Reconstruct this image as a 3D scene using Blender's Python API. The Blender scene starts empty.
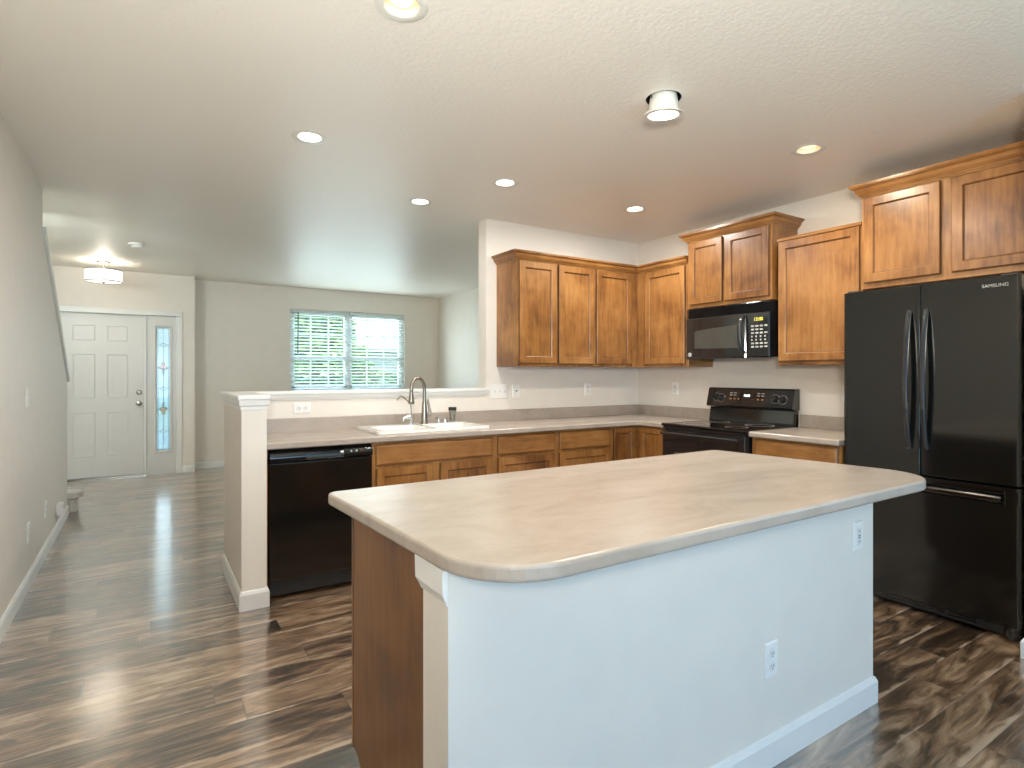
import bpy, bmesh, math, random
from mathutils import Vector, Matrix
random.seed(7)
PI = math.pi
S = bpy.context.scene
COL = S.collection

# ------------------------------------------------------------------ camera
cam_d = bpy.data.cameras.new('camera')
cam = bpy.data.objects.new('camera', cam_d)
COL.objects.link(cam)
cam.location = (-4.154, -4.156, 1.312)
cam.rotation_euler = (PI / 2, 0, -0.5702)
cam_d.sensor_width = 36.0
cam_d.lens = 574.0 / 1024.0 * 36.0
cam_d.shift_y = -10.3 / 1024.0
cam_d.clip_start = 0.05
S.camera = cam

# ------------------------------------------------------------------ colour management, world
S.view_settings.view_transform = 'Standard'
S.view_settings.look = 'None'
S.view_settings.gamma = 1.0
S.view_settings.use_curve_mapping = False
S.view_settings.exposure = 1.28
S.cycles.max_bounces = 12
S.cycles.diffuse_bounces = 6
S.cycles.glossy_bounces = 5
S.cycles.transparent_max_bounces = 16
S.cycles.sample_clamp_indirect = 8.0
S.cycles.caustics_reflective = False
S.cycles.caustics_refractive = False

world = bpy.data.worlds.new('daylight sky')
S.world = world
world.use_nodes = True
wn = world.node_tree
wn.nodes.clear()
w_out = wn.nodes.new('ShaderNodeOutputWorld')
w_bg = wn.nodes.new('ShaderNodeBackground')
w_tc = wn.nodes.new('ShaderNodeTexCoord')
w_sep = wn.nodes.new('ShaderNodeSeparateXYZ')
w_rmp = wn.nodes.new('ShaderNodeValToRGB')
w_rmp.color_ramp.elements[0].position = 0.0
w_rmp.color_ramp.elements[0].color = (0.68, 0.87, 1.0, 1)
w_rmp.color_ramp.elements[1].position = 0.6
w_rmp.color_ramp.elements[1].color = (0.38, 0.66, 1.0, 1)
wn.links.new(w_tc.outputs['Generated'], w_sep.inputs[0])
wn.links.new(w_sep.outputs['Z'], w_rmp.inputs[0])
wn.links.new(w_rmp.outputs[0], w_bg.inputs[0])
w_bg.inputs[1].default_value = 1.9
wn.links.new(w_bg.outputs[0], w_out.inputs[0])


def lamp(name, kind, loc, rot, power, color, **kw):
    d = bpy.data.lights.new(name, kind)
    d.energy = power
    d.color = color
    for k, v in kw.items():
        setattr(d, k, v)
    o = bpy.data.objects.new(name, d)
    o.location = loc
    o.rotation_euler = rot
    COL.objects.link(o)
    return o


COOL = (0.72, 0.88, 1.0)
lamp('sun', 'SUN', (4, 6, 8), (math.radians(48), 0, math.radians(75)), 4.5, (1.0, 0.95, 0.86), angle=0.02)
# daylight entering through the patio door behind the photographer, the living room window and the entry sidelight
lamp('patio_daylight', 'AREA', (-3.0, -6.88, 1.05), (PI / 2 + 0.75, 0, 0), 25, (0.07, 0.43, 1.0), shape='RECTANGLE', size=2.3, size_y=1.95)
lamp('window_daylight', 'AREA', (-1.41, 4.74, 1.66), (-PI / 2 - 0.08, 0, 0), 9, (0.80, 0.98, 1.0), shape='RECTANGLE', size=1.75, size_y=1.2)
lamp('window_skylight', 'AREA', (-1.41, 5.25, 1.75), (-PI / 2, 0, 0), 17, (0.80, 0.95, 1.0), shape='RECTANGLE', size=1.9, size_y=1.4)
lamp('stairwell_fill', 'AREA', (-5.42, 1.6, 2.50), (0.75, 0, 0), 29, (0.90, 1.0, 0.97), shape='RECTANGLE', size=0.9, size_y=1.6)  # added fill lamp without a visible source, brightens the entry
lamp('sidelight_daylight', 'AREA', (-3.94, 4.56, 1.12), (-PI / 2, 0, 0), 0.4, (0.78, 0.95, 1.0), shape='RECTANGLE', size=0.16, size_y=1.55)
# spot lamp added for even brightness, standing in for a ceiling-bounced flashgun
lamp('flash_standin', 'SPOT', (-4.35, -4.5, 1.65), (PI / 2 + 0.54, 0, -0.62), 165, (1.0, 0.96, 0.86), spot_size=2.3, spot_blend=1.0, shadow_soft_size=0.2)

CEIL = 2.61


# ------------------------------------------------------------------ materials
class NT:
    def __init__(self, name):
        self.m = bpy.data.materials.new(name)
        self.m.use_nodes = True
        self.t = self.m.node_tree
        self.t.nodes.clear()
        self.out = self.n('ShaderNodeOutputMaterial')
        self.b = self.n('ShaderNodeBsdfPrincipled')
        self.l(self.b.outputs[0], self.out.inputs[0])

    def n(self, kind, **kw):
        nd = self.t.nodes.new(kind)
        for k, v in kw.items():
            setattr(nd, k, v)
        return nd

    def l(self, a, b):
        self.t.links.new(a, b)

    def set(self, **kw):
        for k, v in kw.items():
            self.b.inputs[k.replace('_', ' ')].default_value = v
        return self

    def math(self, op, a, b=None, c=None, clamp=False):
        nd = self.n('ShaderNodeMath', operation=op, use_clamp=clamp)
        for i, v in enumerate((a, b, c)):
            if v is None:
                continue
            if isinstance(v, (int, float)):
                nd.inputs[i].default_value = v
            else:
                self.l(v, nd.inputs[i])
        return nd.outputs[0]

    def coords(self, scale=(1, 1, 1), rot=(0, 0, 0)):
        tc = self.n('ShaderNodeTexCoord')
        mp = self.n('ShaderNodeMapping')
        mp.inputs['Scale'].default_value = scale
        mp.inputs['Rotation'].default_value = rot
        self.l(tc.outputs['Object'], mp.inputs[0])
        return mp.outputs[0]

    def noise(self, vec, scale=5, detail=3, rough=0.5, dist=0.0):
        nd = self.n('ShaderNodeTexNoise')
        nd.inputs['Scale'].default_value = scale
        nd.inputs['Detail'].default_value = detail
        nd.inputs['Roughness'].default_value = rough
        nd.inputs['Distortion'].default_value = dist
        if vec is not None:
            self.l(vec, nd.inputs['Vector'])
        return nd.outputs[0]

    def ramp(self, fac, stops, interp='LINEAR'):
        nd = self.n('ShaderNodeValToRGB')
        cr = nd.color_ramp
        cr.interpolation = interp
        while len(cr.elements) < len(stops):
            cr.elements.new(0.5)
        for e, (p, c) in zip(cr.elements, stops):
            e.position = p
            e.color = (*c, 1) if len(c) == 3 else c
        self.l(fac, nd.inputs[0])
        return nd.outputs[0]

    def mix(self, fac, a, b, blend='MIX'):
        nd = self.n('ShaderNodeMix', data_type='RGBA', blend_type=blend)
        for s, v in ((nd.inputs[0], fac), (nd.inputs[6], a), (nd.inputs[7], b)):
            if isinstance(v, (int, float)):
                s.default_value = v
            elif isinstance(v, tuple):
                s.default_value = (*v, 1)
            else:
                self.l(v, s)
        return nd.outputs[2]

    def bump(self, h, strength=0.2, dist=0.01):
        nd = self.n('ShaderNodeBump')
        nd.inputs['Strength'].default_value = strength
        nd.inputs['Distance'].default_value = dist
        self.l(h, nd.inputs['Height'])
        self.l(nd.outputs[0], self.b.inputs['Normal'])


def plain(name, color, rough=0.5, metal=0.0, var=0.03, scale=8, bump=0.0, bscale=60, **kw):
    """a procedural surface: colour with a little cloudy variation, optional fine bump"""
    t = NT(name)
    v = t.coords()
    n = t.noise(v, scale, 2)
    lo = tuple(max(0, c * (1 - var)) for c in color)
    hi = tuple(min(1, c * (1 + var)) for c in color)
    t.l(t.ramp(n, [(0.3, lo), (0.7, hi)]), t.b.inputs['Base Color'])
    t.set(Roughness=rough, Metallic=metal, **kw)
    if bump:
        t.bump(t.noise(v, bscale, 3), bump, 0.004)
    return t.m


def emis(name, color, strength):
    t = NT(name)
    t.b.inputs['Base Color'].default_value = (*color, 1)
    t.b.inputs['Emission Color'].default_value = (*color, 1)
    t.b.inputs['Emission Strength'].default_value = strength
    t.b.inputs['Roughness'].default_value = 0.4
    return t.m


M = {}
M['wall'] = plain('wall paint', (0.775, 0.725, 0.655), 0.55, bump=0.12, bscale=90, var=0.015)


def ceiling_mat():
    t = NT('knockdown ceiling paint')
    v = t.coords()
    a = t.noise(v, 55, 4, 0.55)
    h = t.ramp(a, [(0.42, (0, 0, 0)), (0.60, (1, 1, 1))])
    t.l(t.mix(t.noise(v, 0.6, 2), (0.86, 0.825, 0.76), (0.88, 0.845, 0.78)), t.b.inputs['Base Color'])
    t.set(Roughness=0.42)
    t.bump(h, 0.16, 0.004)
    return t.m


M['ceiling'] = ceiling_mat()
M['trim'] = plain('white trim paint', (0.78, 0.775, 0.75), 0.35, var=0.01)
M['door_paint'] = plain('white door paint', (0.68, 0.665, 0.635), 0.35, var=0.01)
M['plastic'] = plain('white plastic', (0.82, 0.81, 0.78), 0.3, var=0.01)
M['plastic_dark'] = plain('dark slot', (0.18, 0.18, 0.18), 0.5)
M['plastic_grey'] = plain('pale grey receptacle plastic', (0.74, 0.73, 0.70), 0.35)  # slightly greyer tone than the white plastic


def floor_mat():
    t = NT('hand scraped plank floor')
    tc = t.n('ShaderNodeTexCoord')
    sp = t.n('ShaderNodeSeparateXYZ')
    t.l(tc.outputs['Object'], sp.inputs[0])
    x, y = sp.outputs[0], sp.outputs[1]
    W, L = 0.175, 1.22
    v = t.math('DIVIDE', t.math('ADD', y, 3.006 + W * 60), W)
    row = t.math('FLOOR', v)
    fv = t.math('FRACT', v)
    wn1 = t.n('ShaderNodeTexWhiteNoise', noise_dimensions='1D')
    t.l(row, wn1.inputs['W'])
    u = t.math('ADD', t.math('DIVIDE', t.math('ADD', x, 40), L), t.math('MULTIPLY', wn1.outputs[0], 1.0))
    colm = t.math('FLOOR', u)
    fu = t.math('FRACT', u)
    cb = t.n('ShaderNodeCombineXYZ')
    t.l(row, cb.inputs[0])
    t.l(colm, cb.inputs[1])
    wn2 = t.n('ShaderNodeTexWhiteNoise', noise_dimensions='2D')
    t.l(cb.outputs[0], wn2.inputs['Vector'])
    rnd = wn2.outputs[0]
    # grain coordinates, different for every plank
    gv = t.n('ShaderNodeCombineXYZ')
    t.l(t.math('ADD', t.math('MULTIPLY', x, 1.0), t.math('MULTIPLY', rnd, 37.0)), gv.inputs[0])
    t.l(t.math('MULTIPLY', y, 4.2), gv.inputs[1])
    t.l(t.math('MULTIPLY', rnd, 91.0), gv.inputs[2])
    g1 = t.noise(gv.outputs[0], 2.6, 6, 0.62, 1.4)
    gv2 = t.n('ShaderNodeCombineXYZ')
    t.l(t.math('MULTIPLY', x, 1.5), gv2.inputs[0])
    t.l(t.math('MULTIPLY', y, 34.0), gv2.inputs[1])
    t.l(t.math('MULTIPLY', rnd, 51.0), gv2.inputs[2])
    g2 = t.noise(gv2.outputs[0], 1.6, 3, 0.6)
    g = t.math('ADD', t.math('MULTIPLY', g1, 0.80), t.math('MULTIPLY', g2, 0.20))
    g = t.math('ADD', g, t.math('MULTIPLY', t.math('SUBTRACT', rnd, 0.5), 0.16))
    col = t.ramp(g, [(0.34, (0.022, 0.012, 0.006)), (0.43, (0.068, 0.038, 0.018)), (0.50, (0.17, 0.10, 0.053)),
                     (0.58, (0.32, 0.21, 0.125)), (0.68, (0.52, 0.385, 0.26))])
    # pale sapwood along one edge of a plank
    ev = t.n('ShaderNodeCombineXYZ')
    t.l(t.math('MULTIPLY', x, 1.6), ev.inputs[0])
    t.l(t.math('MULTIPLY', rnd, 17.0), ev.inputs[1])
    en = t.noise(ev.outputs[0], 1.6, 4, 0.6)
    wid = t.math('MULTIPLY', t.math('SUBTRACT', en, 0.43), 0.9)
    sap = t.math('MULTIPLY', t.math('SUBTRACT', wid, fv), 14.0, clamp=True)
    col = t.mix(t.math('MULTIPLY', sap, 0.85), col, (0.56, 0.42, 0.30))
    # grooves
    e1 = t.math('MINIMUM', fv, t.math('SUBTRACT', 1.0, fv))
    e2 = t.math('MULTIPLY', t.math('MINIMUM', fu, t.math('SUBTRACT', 1.0, fu)), L / W)
    ed = t.math('MINIMUM', e1, e2)
    groove = t.math('SUBTRACT', 1.0, t.math('MULTIPLY', ed, 70.0, clamp=True))
    col = t.mix(t.math('MULTIPLY', groove, 0.65), col, (0.02, 0.012, 0.008))
    t.l(col, t.b.inputs['Base Color'])
    t.set(Roughness=0.28, IOR=2.1, Coat_Weight=1.0, Coat_Roughness=0.15, Coat_IOR=2.4)
    # hand scraped ripples running with the plank
    rv = t.n('ShaderNodeCombineXYZ')
    t.l(t.math('ADD', t.math('MULTIPLY', x, 0.9), t.math('MULTIPLY', rnd, 20.0)), rv.inputs[0])
    t.l(t.math('MULTIPLY', y, 26.0), rv.inputs[1])
    rip = t.noise(rv.outputs[0], 1.4, 2, 0.5, 0.4)
    h = t.math('SUBTRACT', t.math('ADD', rip, t.math('MULTIPLY', g2, 0.05)), t.math('MULTIPLY', groove, 0.8))
    t.bump(h, 0.5, 0.010)
    return t.m


M['floor'] = floor_mat()


def wood_mat(name, axis, dark=(0.125, 0.045, 0.011), mid=(0.28, 0.121, 0.032), light=(0.40, 0.192, 0.062), rough=0.32):
    t = NT(name)
    sc = {'z': (9, 9, 0.9), 'x': (0.9, 9, 9)}[axis]
    tc = t.n('ShaderNodeTexCoord')
    oi = t.n('ShaderNodeObjectInfo')
    add = t.n('ShaderNodeVectorMath', operation='ADD')
    mul = t.n('ShaderNodeVectorMath', operation='SCALE')
    t.l(oi.outputs['Random'], mul.inputs['Scale'])
    mul.inputs[0].default_value = (13.0, 7.0, 11.0)
    t.l(tc.outputs['Object'], add.inputs[0])
    t.l(mul.outputs[0], add.inputs[1])
    mp = t.n('ShaderNodeMapping')
    mp.inputs['Scale'].default_value = sc
    t.l(add.outputs[0], mp.inputs[0])
    v = mp.outputs[0]
    big = t.noise(add.outputs[0], 3.2, 3, 0.55, 0.5)      # blotchy maple stain
    fine = t.noise(v, 5, 4, 0.6, 0.3)
    f = t.math('ADD', t.math('MULTIPLY', big, 0.6), t.math('MULTIPLY', fine, 0.4))
    f = t.math('ADD', f, t.math('MULTIPLY', t.math('SUBTRACT', oi.outputs['Random'], 0.5), 0.07))
    t.l(t.ramp(f, [(0.34, dark), (0.50, mid), (0.66, light)]), t.b.inputs['Base Color'])
    t.set(Roughness=rough, Coat_Weight=0.25, Coat_Roughness=0.25)
    t.bump(fine, 0.04, 0.002)
    return t.m


M['wood'] = wood_mat('stained maple, upright grain', 'z')
M['wood_h'] = wood_mat('stained maple, level grain', 'x')
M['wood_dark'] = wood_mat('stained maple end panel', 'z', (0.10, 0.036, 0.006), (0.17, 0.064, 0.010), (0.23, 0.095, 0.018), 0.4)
M['glaze_shade'] = plain('glazed groove and painted edge shade', (0.085, 0.035, 0.012), 0.4)  # glazed groove colour, also painted on edges as a shadow line
M['toe'] = plain('toe kick board', (0.10, 0.05, 0.02), 0.6)


def laminate():
    t = NT('beige laminate')
    v = t.coords((1, 2.2, 1))
    a = t.noise(v, 3.0, 5, 0.6, 0.8)
    b = t.noise(v, 40, 2)
    f = t.math('ADD', t.math('MULTIPLY', a, 0.85), t.math('MULTIPLY', b, 0.15))
    t.l(t.ramp(f, [(0.28, (0.33, 0.276, 0.228)), (0.50, (0.395, 0.336, 0.284)), (0.72, (0.45, 0.39, 0.335))]), t.b.inputs['Base Color'])
    t.set(Roughness=0.27, IOR=1.5)
    t.bump(t.noise(v, 120, 2), 0.05, 0.002)
    return t.m


M['laminate'] = laminate()
M['black'] = plain('gloss black enamel', (0.012, 0.012, 0.013), 0.12, var=0.2, Coat_Weight=0.5, Coat_Roughness=0.05)
M['black_satin'] = plain('satin black steel', (0.006, 0.0065, 0.006), 0.13, var=0.1, scale=3, Coat_Weight=0.5, Coat_Roughness=0.08)
M['black_matt'] = plain('black plastic', (0.018, 0.018, 0.018), 0.45, var=0.1)
M['black_glass'] = plain('black glass', (0.006, 0.006, 0.007), 0.05, var=0.1, Coat_Weight=0.6, Coat_Roughness=0.02)
M['oven_glass'] = plain('smoked window glass', (0.06, 0.058, 0.05), 0.07, var=0.1)
M['mark'] = plain('printed pale marking', (0.48, 0.48, 0.46), 0.5)
M['mark_red'] = plain('printed amber marking', (0.55, 0.24, 0.08), 0.5)
M['clock'] = emis('lit clock digits', (0.85, 0.95, 1.0), 1.3)
M['clock_green'] = emis('lit yellow digits', (0.75, 0.62, 0.08), 0.5)
M['nickel'] = plain('brushed nickel', (0.33, 0.30, 0.255), 0.28, 1.0, var=0.06, scale=20)
M['chrome'] = plain('bright chrome', (0.75, 0.74, 0.72), 0.12, 1.0, var=0.03)
M['bar'] = plain('dark polished bar', (0.12, 0.12, 0.12), 0.18, 1.0, var=0.05)
M['bar_black'] = plain('gloss black bar', (0.03, 0.03, 0.032), 0.2, 0.4, var=0.05, Coat_Weight=0.7, Coat_Roughness=0.05)
M['porcelain'] = plain('white porcelain', (0.84, 0.83, 0.80), 0.12, var=0.01, Coat_Weight=0.4)
M['carpet'] = plain('speckled pale carpet', (0.60, 0.58, 0.54), 0.95, var=0.35, scale=160, bump=0.8, bscale=220)
M['can_white'] = plain('white lamp housing', (0.78, 0.77, 0.72), 0.35, var=0.01)
M['can_inner'] = plain('lamp baffle', (0.70, 0.66, 0.58), 0.5)
M['lens'] = emis('lit frosted lens', (1.0, 0.97, 0.92), 3.5)
M['lens_warm'] = emis('lit warm lens', (1.0, 0.72, 0.40), 0.75)
M['shade'] = emis('lit white shade', (1.0, 0.97, 0.90), 0.5)
M['tin'] = plain('dark housing metal', (0.03, 0.03, 0.028), 0.5, 0.5)
M['cap'] = plain('black cap', (0.01, 0.01, 0.01), 0.3)
def blind_mat():
    t = NT('white blind slat')
    tl = t.n('ShaderNodeBsdfTranslucent')
    tl.inputs[0].default_value = (0.80, 0.88, 0.88, 1)
    mx = t.n('ShaderNodeMixShader')
    t.l(t.math('ADD', t.math('MULTIPLY', t.noise(t.coords(), 5, 2), 0.1), 0.40), mx.inputs[0])
    t.b.inputs['Base Color'].default_value = (0.92, 0.94, 0.94, 1)
    t.set(Roughness=0.4)
    t.l(t.b.outputs[0], mx.inputs[1])
    t.l(tl.outputs[0], mx.inputs[2])
    t.l(mx.outputs[0], t.out.inputs[0])
    return t.m


M['blind'] = blind_mat()
M['vinyl'] = plain('white window vinyl', (0.90, 0.93, 0.93), 0.35, var=0.01)
M['lead'] = plain('lead came', (0.25, 0.26, 0.26), 0.35, 0.7)


def glass(name, color=(1, 1, 1), gloss=0.08, rough=0.0):
    t = NT(name)
    t.t.nodes.remove(t.b)
    tr = t.n('ShaderNodeBsdfTransparent')
    tr.inputs[0].default_value = (*color, 1)
    gl = t.n('ShaderNodeBsdfGlossy')
    gl.inputs['Roughness'].default_value = rough + 0.02
    mx = t.n('ShaderNodeMixShader')
    v = t.coords()
    f = t.math('ADD', t.math('MULTIPLY', t.noise(v, 4, 1), 0.02), gloss)
    t.l(f, mx.inputs[0])
    t.l(tr.outputs[0], mx.inputs[1])
    t.l(gl.outputs[0], mx.inputs[2])
    t.l(mx.outputs[0], t.out.inputs[0])
    return t.m


M['glass'] = glass('clear pane')
M['glass_bottle'] = glass('clear bottle glass', (0.72, 0.74, 0.70), 0.30)


def frosted():
    t = NT('textured sidelight glass')
    t.t.nodes.remove(t.b)
    tl = t.n('ShaderNodeBsdfTranslucent')
    tl.inputs[0].default_value = (0.62, 0.66, 0.66, 1)
    tr = t.n('ShaderNodeBsdfTransparent')
    tr.inputs[0].default_value = (0.62, 0.64, 0.62, 1)
    gl = t.n('ShaderNodeBsdfGlossy')
    gl.inputs['Roughness'].default_value = 0.1
    v = t.coords()
    m1 = t.n('ShaderNodeMixShader')
    t.l(t.math('ADD', t.math('MULTIPLY', t.noise(v, 30, 2), 0.2), 0.35), m1.inputs[0])
    t.l(tl.outputs[0], m1.inputs[1])
    t.l(tr.outputs[0], m1.inputs[2])
    m2 = t.n('ShaderNodeMixShader')
    m2.inputs[0].default_value = 0.06
    t.l(m1.outputs[0], m2.inputs[1])
    t.l(gl.outputs[0], m2.inputs[2])
    t.l(m2.outputs[0], t.out.inputs[0])
    return t.m


M['frosted'] = frosted()
M['pink_glass'] = glass('rose tinted glass', (0.95, 0.66, 0.50), 0.06)


def leaf_mat(name, a, b):
    t = NT(name)
    v = t.coords()
    t.l(t.ramp(t.noise(v, 7, 3), [(0.35, a), (0.65, b)]), t.b.inputs['Base Color'])
    t.set(Roughness=0.5)
    return t.m


M['leaf'] = leaf_mat('bright green leaves', (0.10, 0.22, 0.05), (0.30, 0.46, 0.10))  # mottled bright green
M['leaf_dark'] = leaf_mat('shrub leaves', (0.05, 0.12, 0.04), (0.16, 0.28, 0.09))
M['bark'] = plain('bark', (0.10, 0.075, 0.05), 0.9, var=0.3, bump=0.5)
M['lawn'] = plain('lawn', (0.16, 0.26, 0.09), 0.9, var=0.3, scale=3)
M['roofing'] = plain('pale shingles', (0.27, 0.27, 0.285), 0.8, var=0.12, scale=4)
M['siding'] = plain('pale siding', (0.36, 0.37, 0.36), 0.7, var=0.04)
M['house_glass'] = plain('neighbour window glass', (0.10, 0.13, 0.16), 0.1)
M['porch'] = plain('porch concrete', (0.55, 0.54, 0.52), 0.8, bump=0.2)


# ------------------------------------------------------------------ mesh helpers
class MB:
    """collects shapes and links them as one mesh object"""

    def __init__(self):
        self.bm = bmesh.new()

    def face(self, vs):
        try:
            return self.bm.faces.new(vs)
        except ValueError:
            return None

    def box(self, x0, x1, y0, y1, z0, z1):
        x0, x1 = min(x0, x1), max(x0, x1)
        y0, y1 = min(y0, y1), max(y0, y1)
        z0, z1 = min(z0, z1), max(z0, z1)
        v = [self.bm.verts.new((x, y, z)) for z in (z0, z1) for y in (y0, y1) for x in (x0, x1)]
        for f in ((0, 2, 3, 1), (4, 5, 7, 6), (0, 1, 5, 4), (2, 6, 7, 3), (0, 4, 6, 2), (1, 3, 7, 5)):
            self.face([v[i] for i in f])
        return self

    def prism(self, prof, axis, lo, hi):
        def P(a, b, t):
            return {'x': (t, a, b), 'y': (a, t, b), 'z': (a, b, t)}[axis]
        A = [self.bm.verts.new(P(a, b, lo)) for a, b in prof]
        B = [self.bm.verts.new(P(a, b, hi)) for a, b in prof]
        n = len(prof)
        self.face(A[::-1])
        self.face(B)
        for i in range(n):
            j = (i + 1) % n
            self.face([A[i], A[j], B[j], B[i]])
        return self

    def rings(self, rings, cap0=True, cap1=True, closed=True):
        """loft between lists of points, each ring the same length"""
        R = [[self.bm.verts.new(p) for p in r] for r in rings]
        n = len(R[0])
        for a, b in zip(R, R[1:]):
            for i in range(n if closed else n - 1):
                j = (i + 1) % n
                self.face([a[i], a[j], b[j], b[i]])
        if cap0:
            self.face(R[0][::-1])
        if cap1:
            self.face(R[-1])
        return self

    def panel(self, x0, x1, z0, z1, steps):
        """a board in the x-z plane; steps = (inset, y)"""
        return self.rings([[(x0 + i, y, z0 + i), (x1 - i, y, z0 + i), (x1 - i, y, z1 - i), (x0 + i, y, z1 - i)] for i, y in steps])

    def lathe(self, prof, c=(0, 0, 0), seg=24, axis='z', cap0=True, cap1=True):
        rs = []
        for r, h in prof:
            ring = []
            for k in range(seg):
                a = 2 * PI * k / seg
                p = (r * math.cos(a), r * math.sin(a), h)
                if axis == 'y':
                    p = (p[0], p[2], p[1])
                elif axis == 'x':
                    p = (p[2], p[0], p[1])
                ring.append((p[0] + c[0], p[1] + c[1], p[2] + c[2]))
            rs.append(ring)
        return self.rings(rs, cap0, cap1)

    def tube(self, pts, r, seg=10):
        pts = [Vector(p) for p in pts]
        rr = r if isinstance(r, (list, tuple)) else [r] * len(pts)
        up = None
        rs = []
        for i, p in enumerate(pts):
            d = (pts[min(i + 1, len(pts) - 1)] - pts[max(i - 1, 0)]).normalized()
            if up is None:
                up = Vector((0, 0, 1)) if abs(d.z) < 0.9 else Vector((1, 0, 0))
            s = d.cross(up).normalized()
            up = s.cross(d).normalized()
            rs.append([tuple(p + (s * math.cos(2 * PI * k / seg) + up * math.sin(2 * PI * k / seg)) * rr[i]) for k in range(seg)])
        return self.rings(rs)

    def sheet(self, outer, holes, z0, z1):
        """solid slab with holes through it"""
        for z in (z0, z1):
            es = []
            for loop in [outer] + holes:
                vs = [self.bm.verts.new((p[0], p[1], z)) for p in loop]
                es += [self.bm.edges.new((vs[i], vs[(i + 1) % len(vs)])) for i in range(len(vs))]
            bmesh.ops.triangle_fill(self.bm, use_beauty=True, use_dissolve=False, edges=es, normal=(0, 0, 1))
        for loop in [outer] + holes:
            A = [self.bm.verts.new((p[0], p[1], z0)) for p in loop]
            B = [self.bm.verts.new((p[0], p[1], z1)) for p in loop]
            n = len(loop)
            for i in range(n):
                j = (i + 1) % n
                self.face([A[i], A[j], B[j], B[i]])
        bmesh.ops.remove_doubles(self.bm, verts=self.bm.verts, dist=1e-5)
        return self

    def sweep(self, path, prof, closed_prof=True):
        """sweep profile [(out, z)] along a level path [(x, y)], mitred; out is to the right of travel"""
        n = len(path)
        P = [Vector((p[0], p[1])) for p in path]
        nor = []
        for a, b in zip(P, P[1:]):
            d = (b - a).normalized()
            nor.append(Vector((d.y, -d.x)))
        rs = []
        for i in range(n):
            if i == 0:
                m = nor[0]
            elif i == n - 1:
                m = nor[-1]
            else:
                m = (nor[i - 1] + nor[i]) / (1 + nor[i - 1].dot(nor[i]))
            rs.append([(P[i].x + m.x * o, P[i].y + m.y * o, z) for o, z in prof])
        return self.rings(rs, True, True, closed_prof)

    def build(self, name, mat, parent=None, bevel=0.0, seg=2, smooth=False, loc=None):
        bmesh.ops.recalc_face_normals(self.bm, faces=self.bm.faces)
        me = bpy.data.meshes.new(name)
        self.bm.to_mesh(me)
        self.bm.free()
        me.materials.append(mat)
        o = bpy.data.objects.new(name, me)
        COL.objects.link(o)
        if parent is not None:
            o.parent = parent
        if loc is not None:
            o.location = loc
        if smooth:
            for p in me.polygons:
                p.use_smooth = True
            try:
                me.set_sharp_from_angle(angle=math.radians(40))
            except Exception:
                pass
        if bevel:
            b = o.modifiers.new('bevel', 'BEVEL')
            b.width = bevel
            b.segments = seg
            b.limit_method = 'ANGLE'
            b.angle_limit = math.radians(35)
        return o


def thing(name, label, cat, loc=(0, 0, 0), rz=0.0, group=None):
    o = bpy.data.objects.new(name, None)
    o.empty_display_size = 0.1
    COL.objects.link(o)
    o.location = loc
    o.rotation_euler = (0, 0, rz)
    return tag(o, label, cat, group)


def tag(o, label, cat, group=None, kind=None):
    o['label'] = label
    o['category'] = cat
    if group:
        o['group'] = group
    if kind:
        o['kind'] = kind
    return o


def struct(o, label=None):
    o['kind'] = 'structure'
    if label:
        o['label'] = label
    return o


def rrect(x0, x1, y0, y1, r, seg=6):
    """rounded rectangle; r = radius or [bl, br, tr, tl]"""
    rs = r if isinstance(r, (list, tuple)) else [r] * 4
    pts = []
    for (cx, cy, a0), q in zip(((x0, y0, PI), (x1, y0, 1.5 * PI), (x1, y1, 0), (x0, y1, PI / 2)), rs):
        sx = 1 if cx == x0 else -1
        sy = 1 if cy == y0 else -1
        for k in range(seg + 1):
            a = a0 + (PI / 2) * k / seg
            pts.append((cx + sx * q + q * math.cos(a), cy + sy * q + q * math.sin(a)))
    return pts


def round_poly(corners, seg=8):
    """corners = [((x, y), radius)] counter clockwise"""
    out = []
    n = len(corners)
    for i in range(n):
        p = Vector(corners[i][0])
        r = corners[i][1]
        a = (Vector(corners[i - 1][0]) - p).normalized()
        b = (Vector(corners[(i + 1) % n][0]) - p).normalized()
        ang = a.angle(b)
        t = r / math.tan(ang / 2)
        c = p + (a + b).normalized() * (r / math.sin(ang / 2))
        s, e = p + a * t - c, p + b * t - c
        tot = s.angle(e)
        sgn = 1 if s.x * e.y - s.y * e.x > 0 else -1
        for k in range(seg + 1):
            an = sgn * tot * k / seg
            out.append((c.x + s.x * math.cos(an) - s.y * math.sin(an), c.y + s.x * math.sin(an) + s.y * math.cos(an)))
    return out


def text(body, parent, mat, loc, rot, size, name, extrude=0.0006):
    cu = bpy.data.curves.new(name, 'FONT')
    cu.body = body
    cu.size = size
    cu.extrude = extrude
    cu.align_x = 'CENTER'
    cu.align_y = 'CENTER'
    tmp = bpy.data.objects.new(name + ' curve', cu)
    COL.objects.link(tmp)
    dg = bpy.context.evaluated_depsgraph_get()
    me = bpy.data.meshes.new_from_object(tmp.evaluated_get(dg))
    bpy.data.objects.remove(tmp)
    me.materials.clear()
    me.materials.append(mat)
    o = bpy.data.objects.new(name, me)
    COL.objects.link(o)
    o.parent = parent
    o.location = loc
    o.rotation_euler = rot
    return o


# ================================================================== THE SETTING
XL = -4.755          # face of the left wall
YE = 4.60            # face of the entry wall
YW = 4.85            # face of the living room window wall
YR = -7.0            # wall behind the photographer

struct(MB().box(-6.1, 2.6, YR - 0.12, 5.0, -0.12, 0.0).build('floor', M['floor']), 'dark hand scraped wood plank floor')

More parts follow.
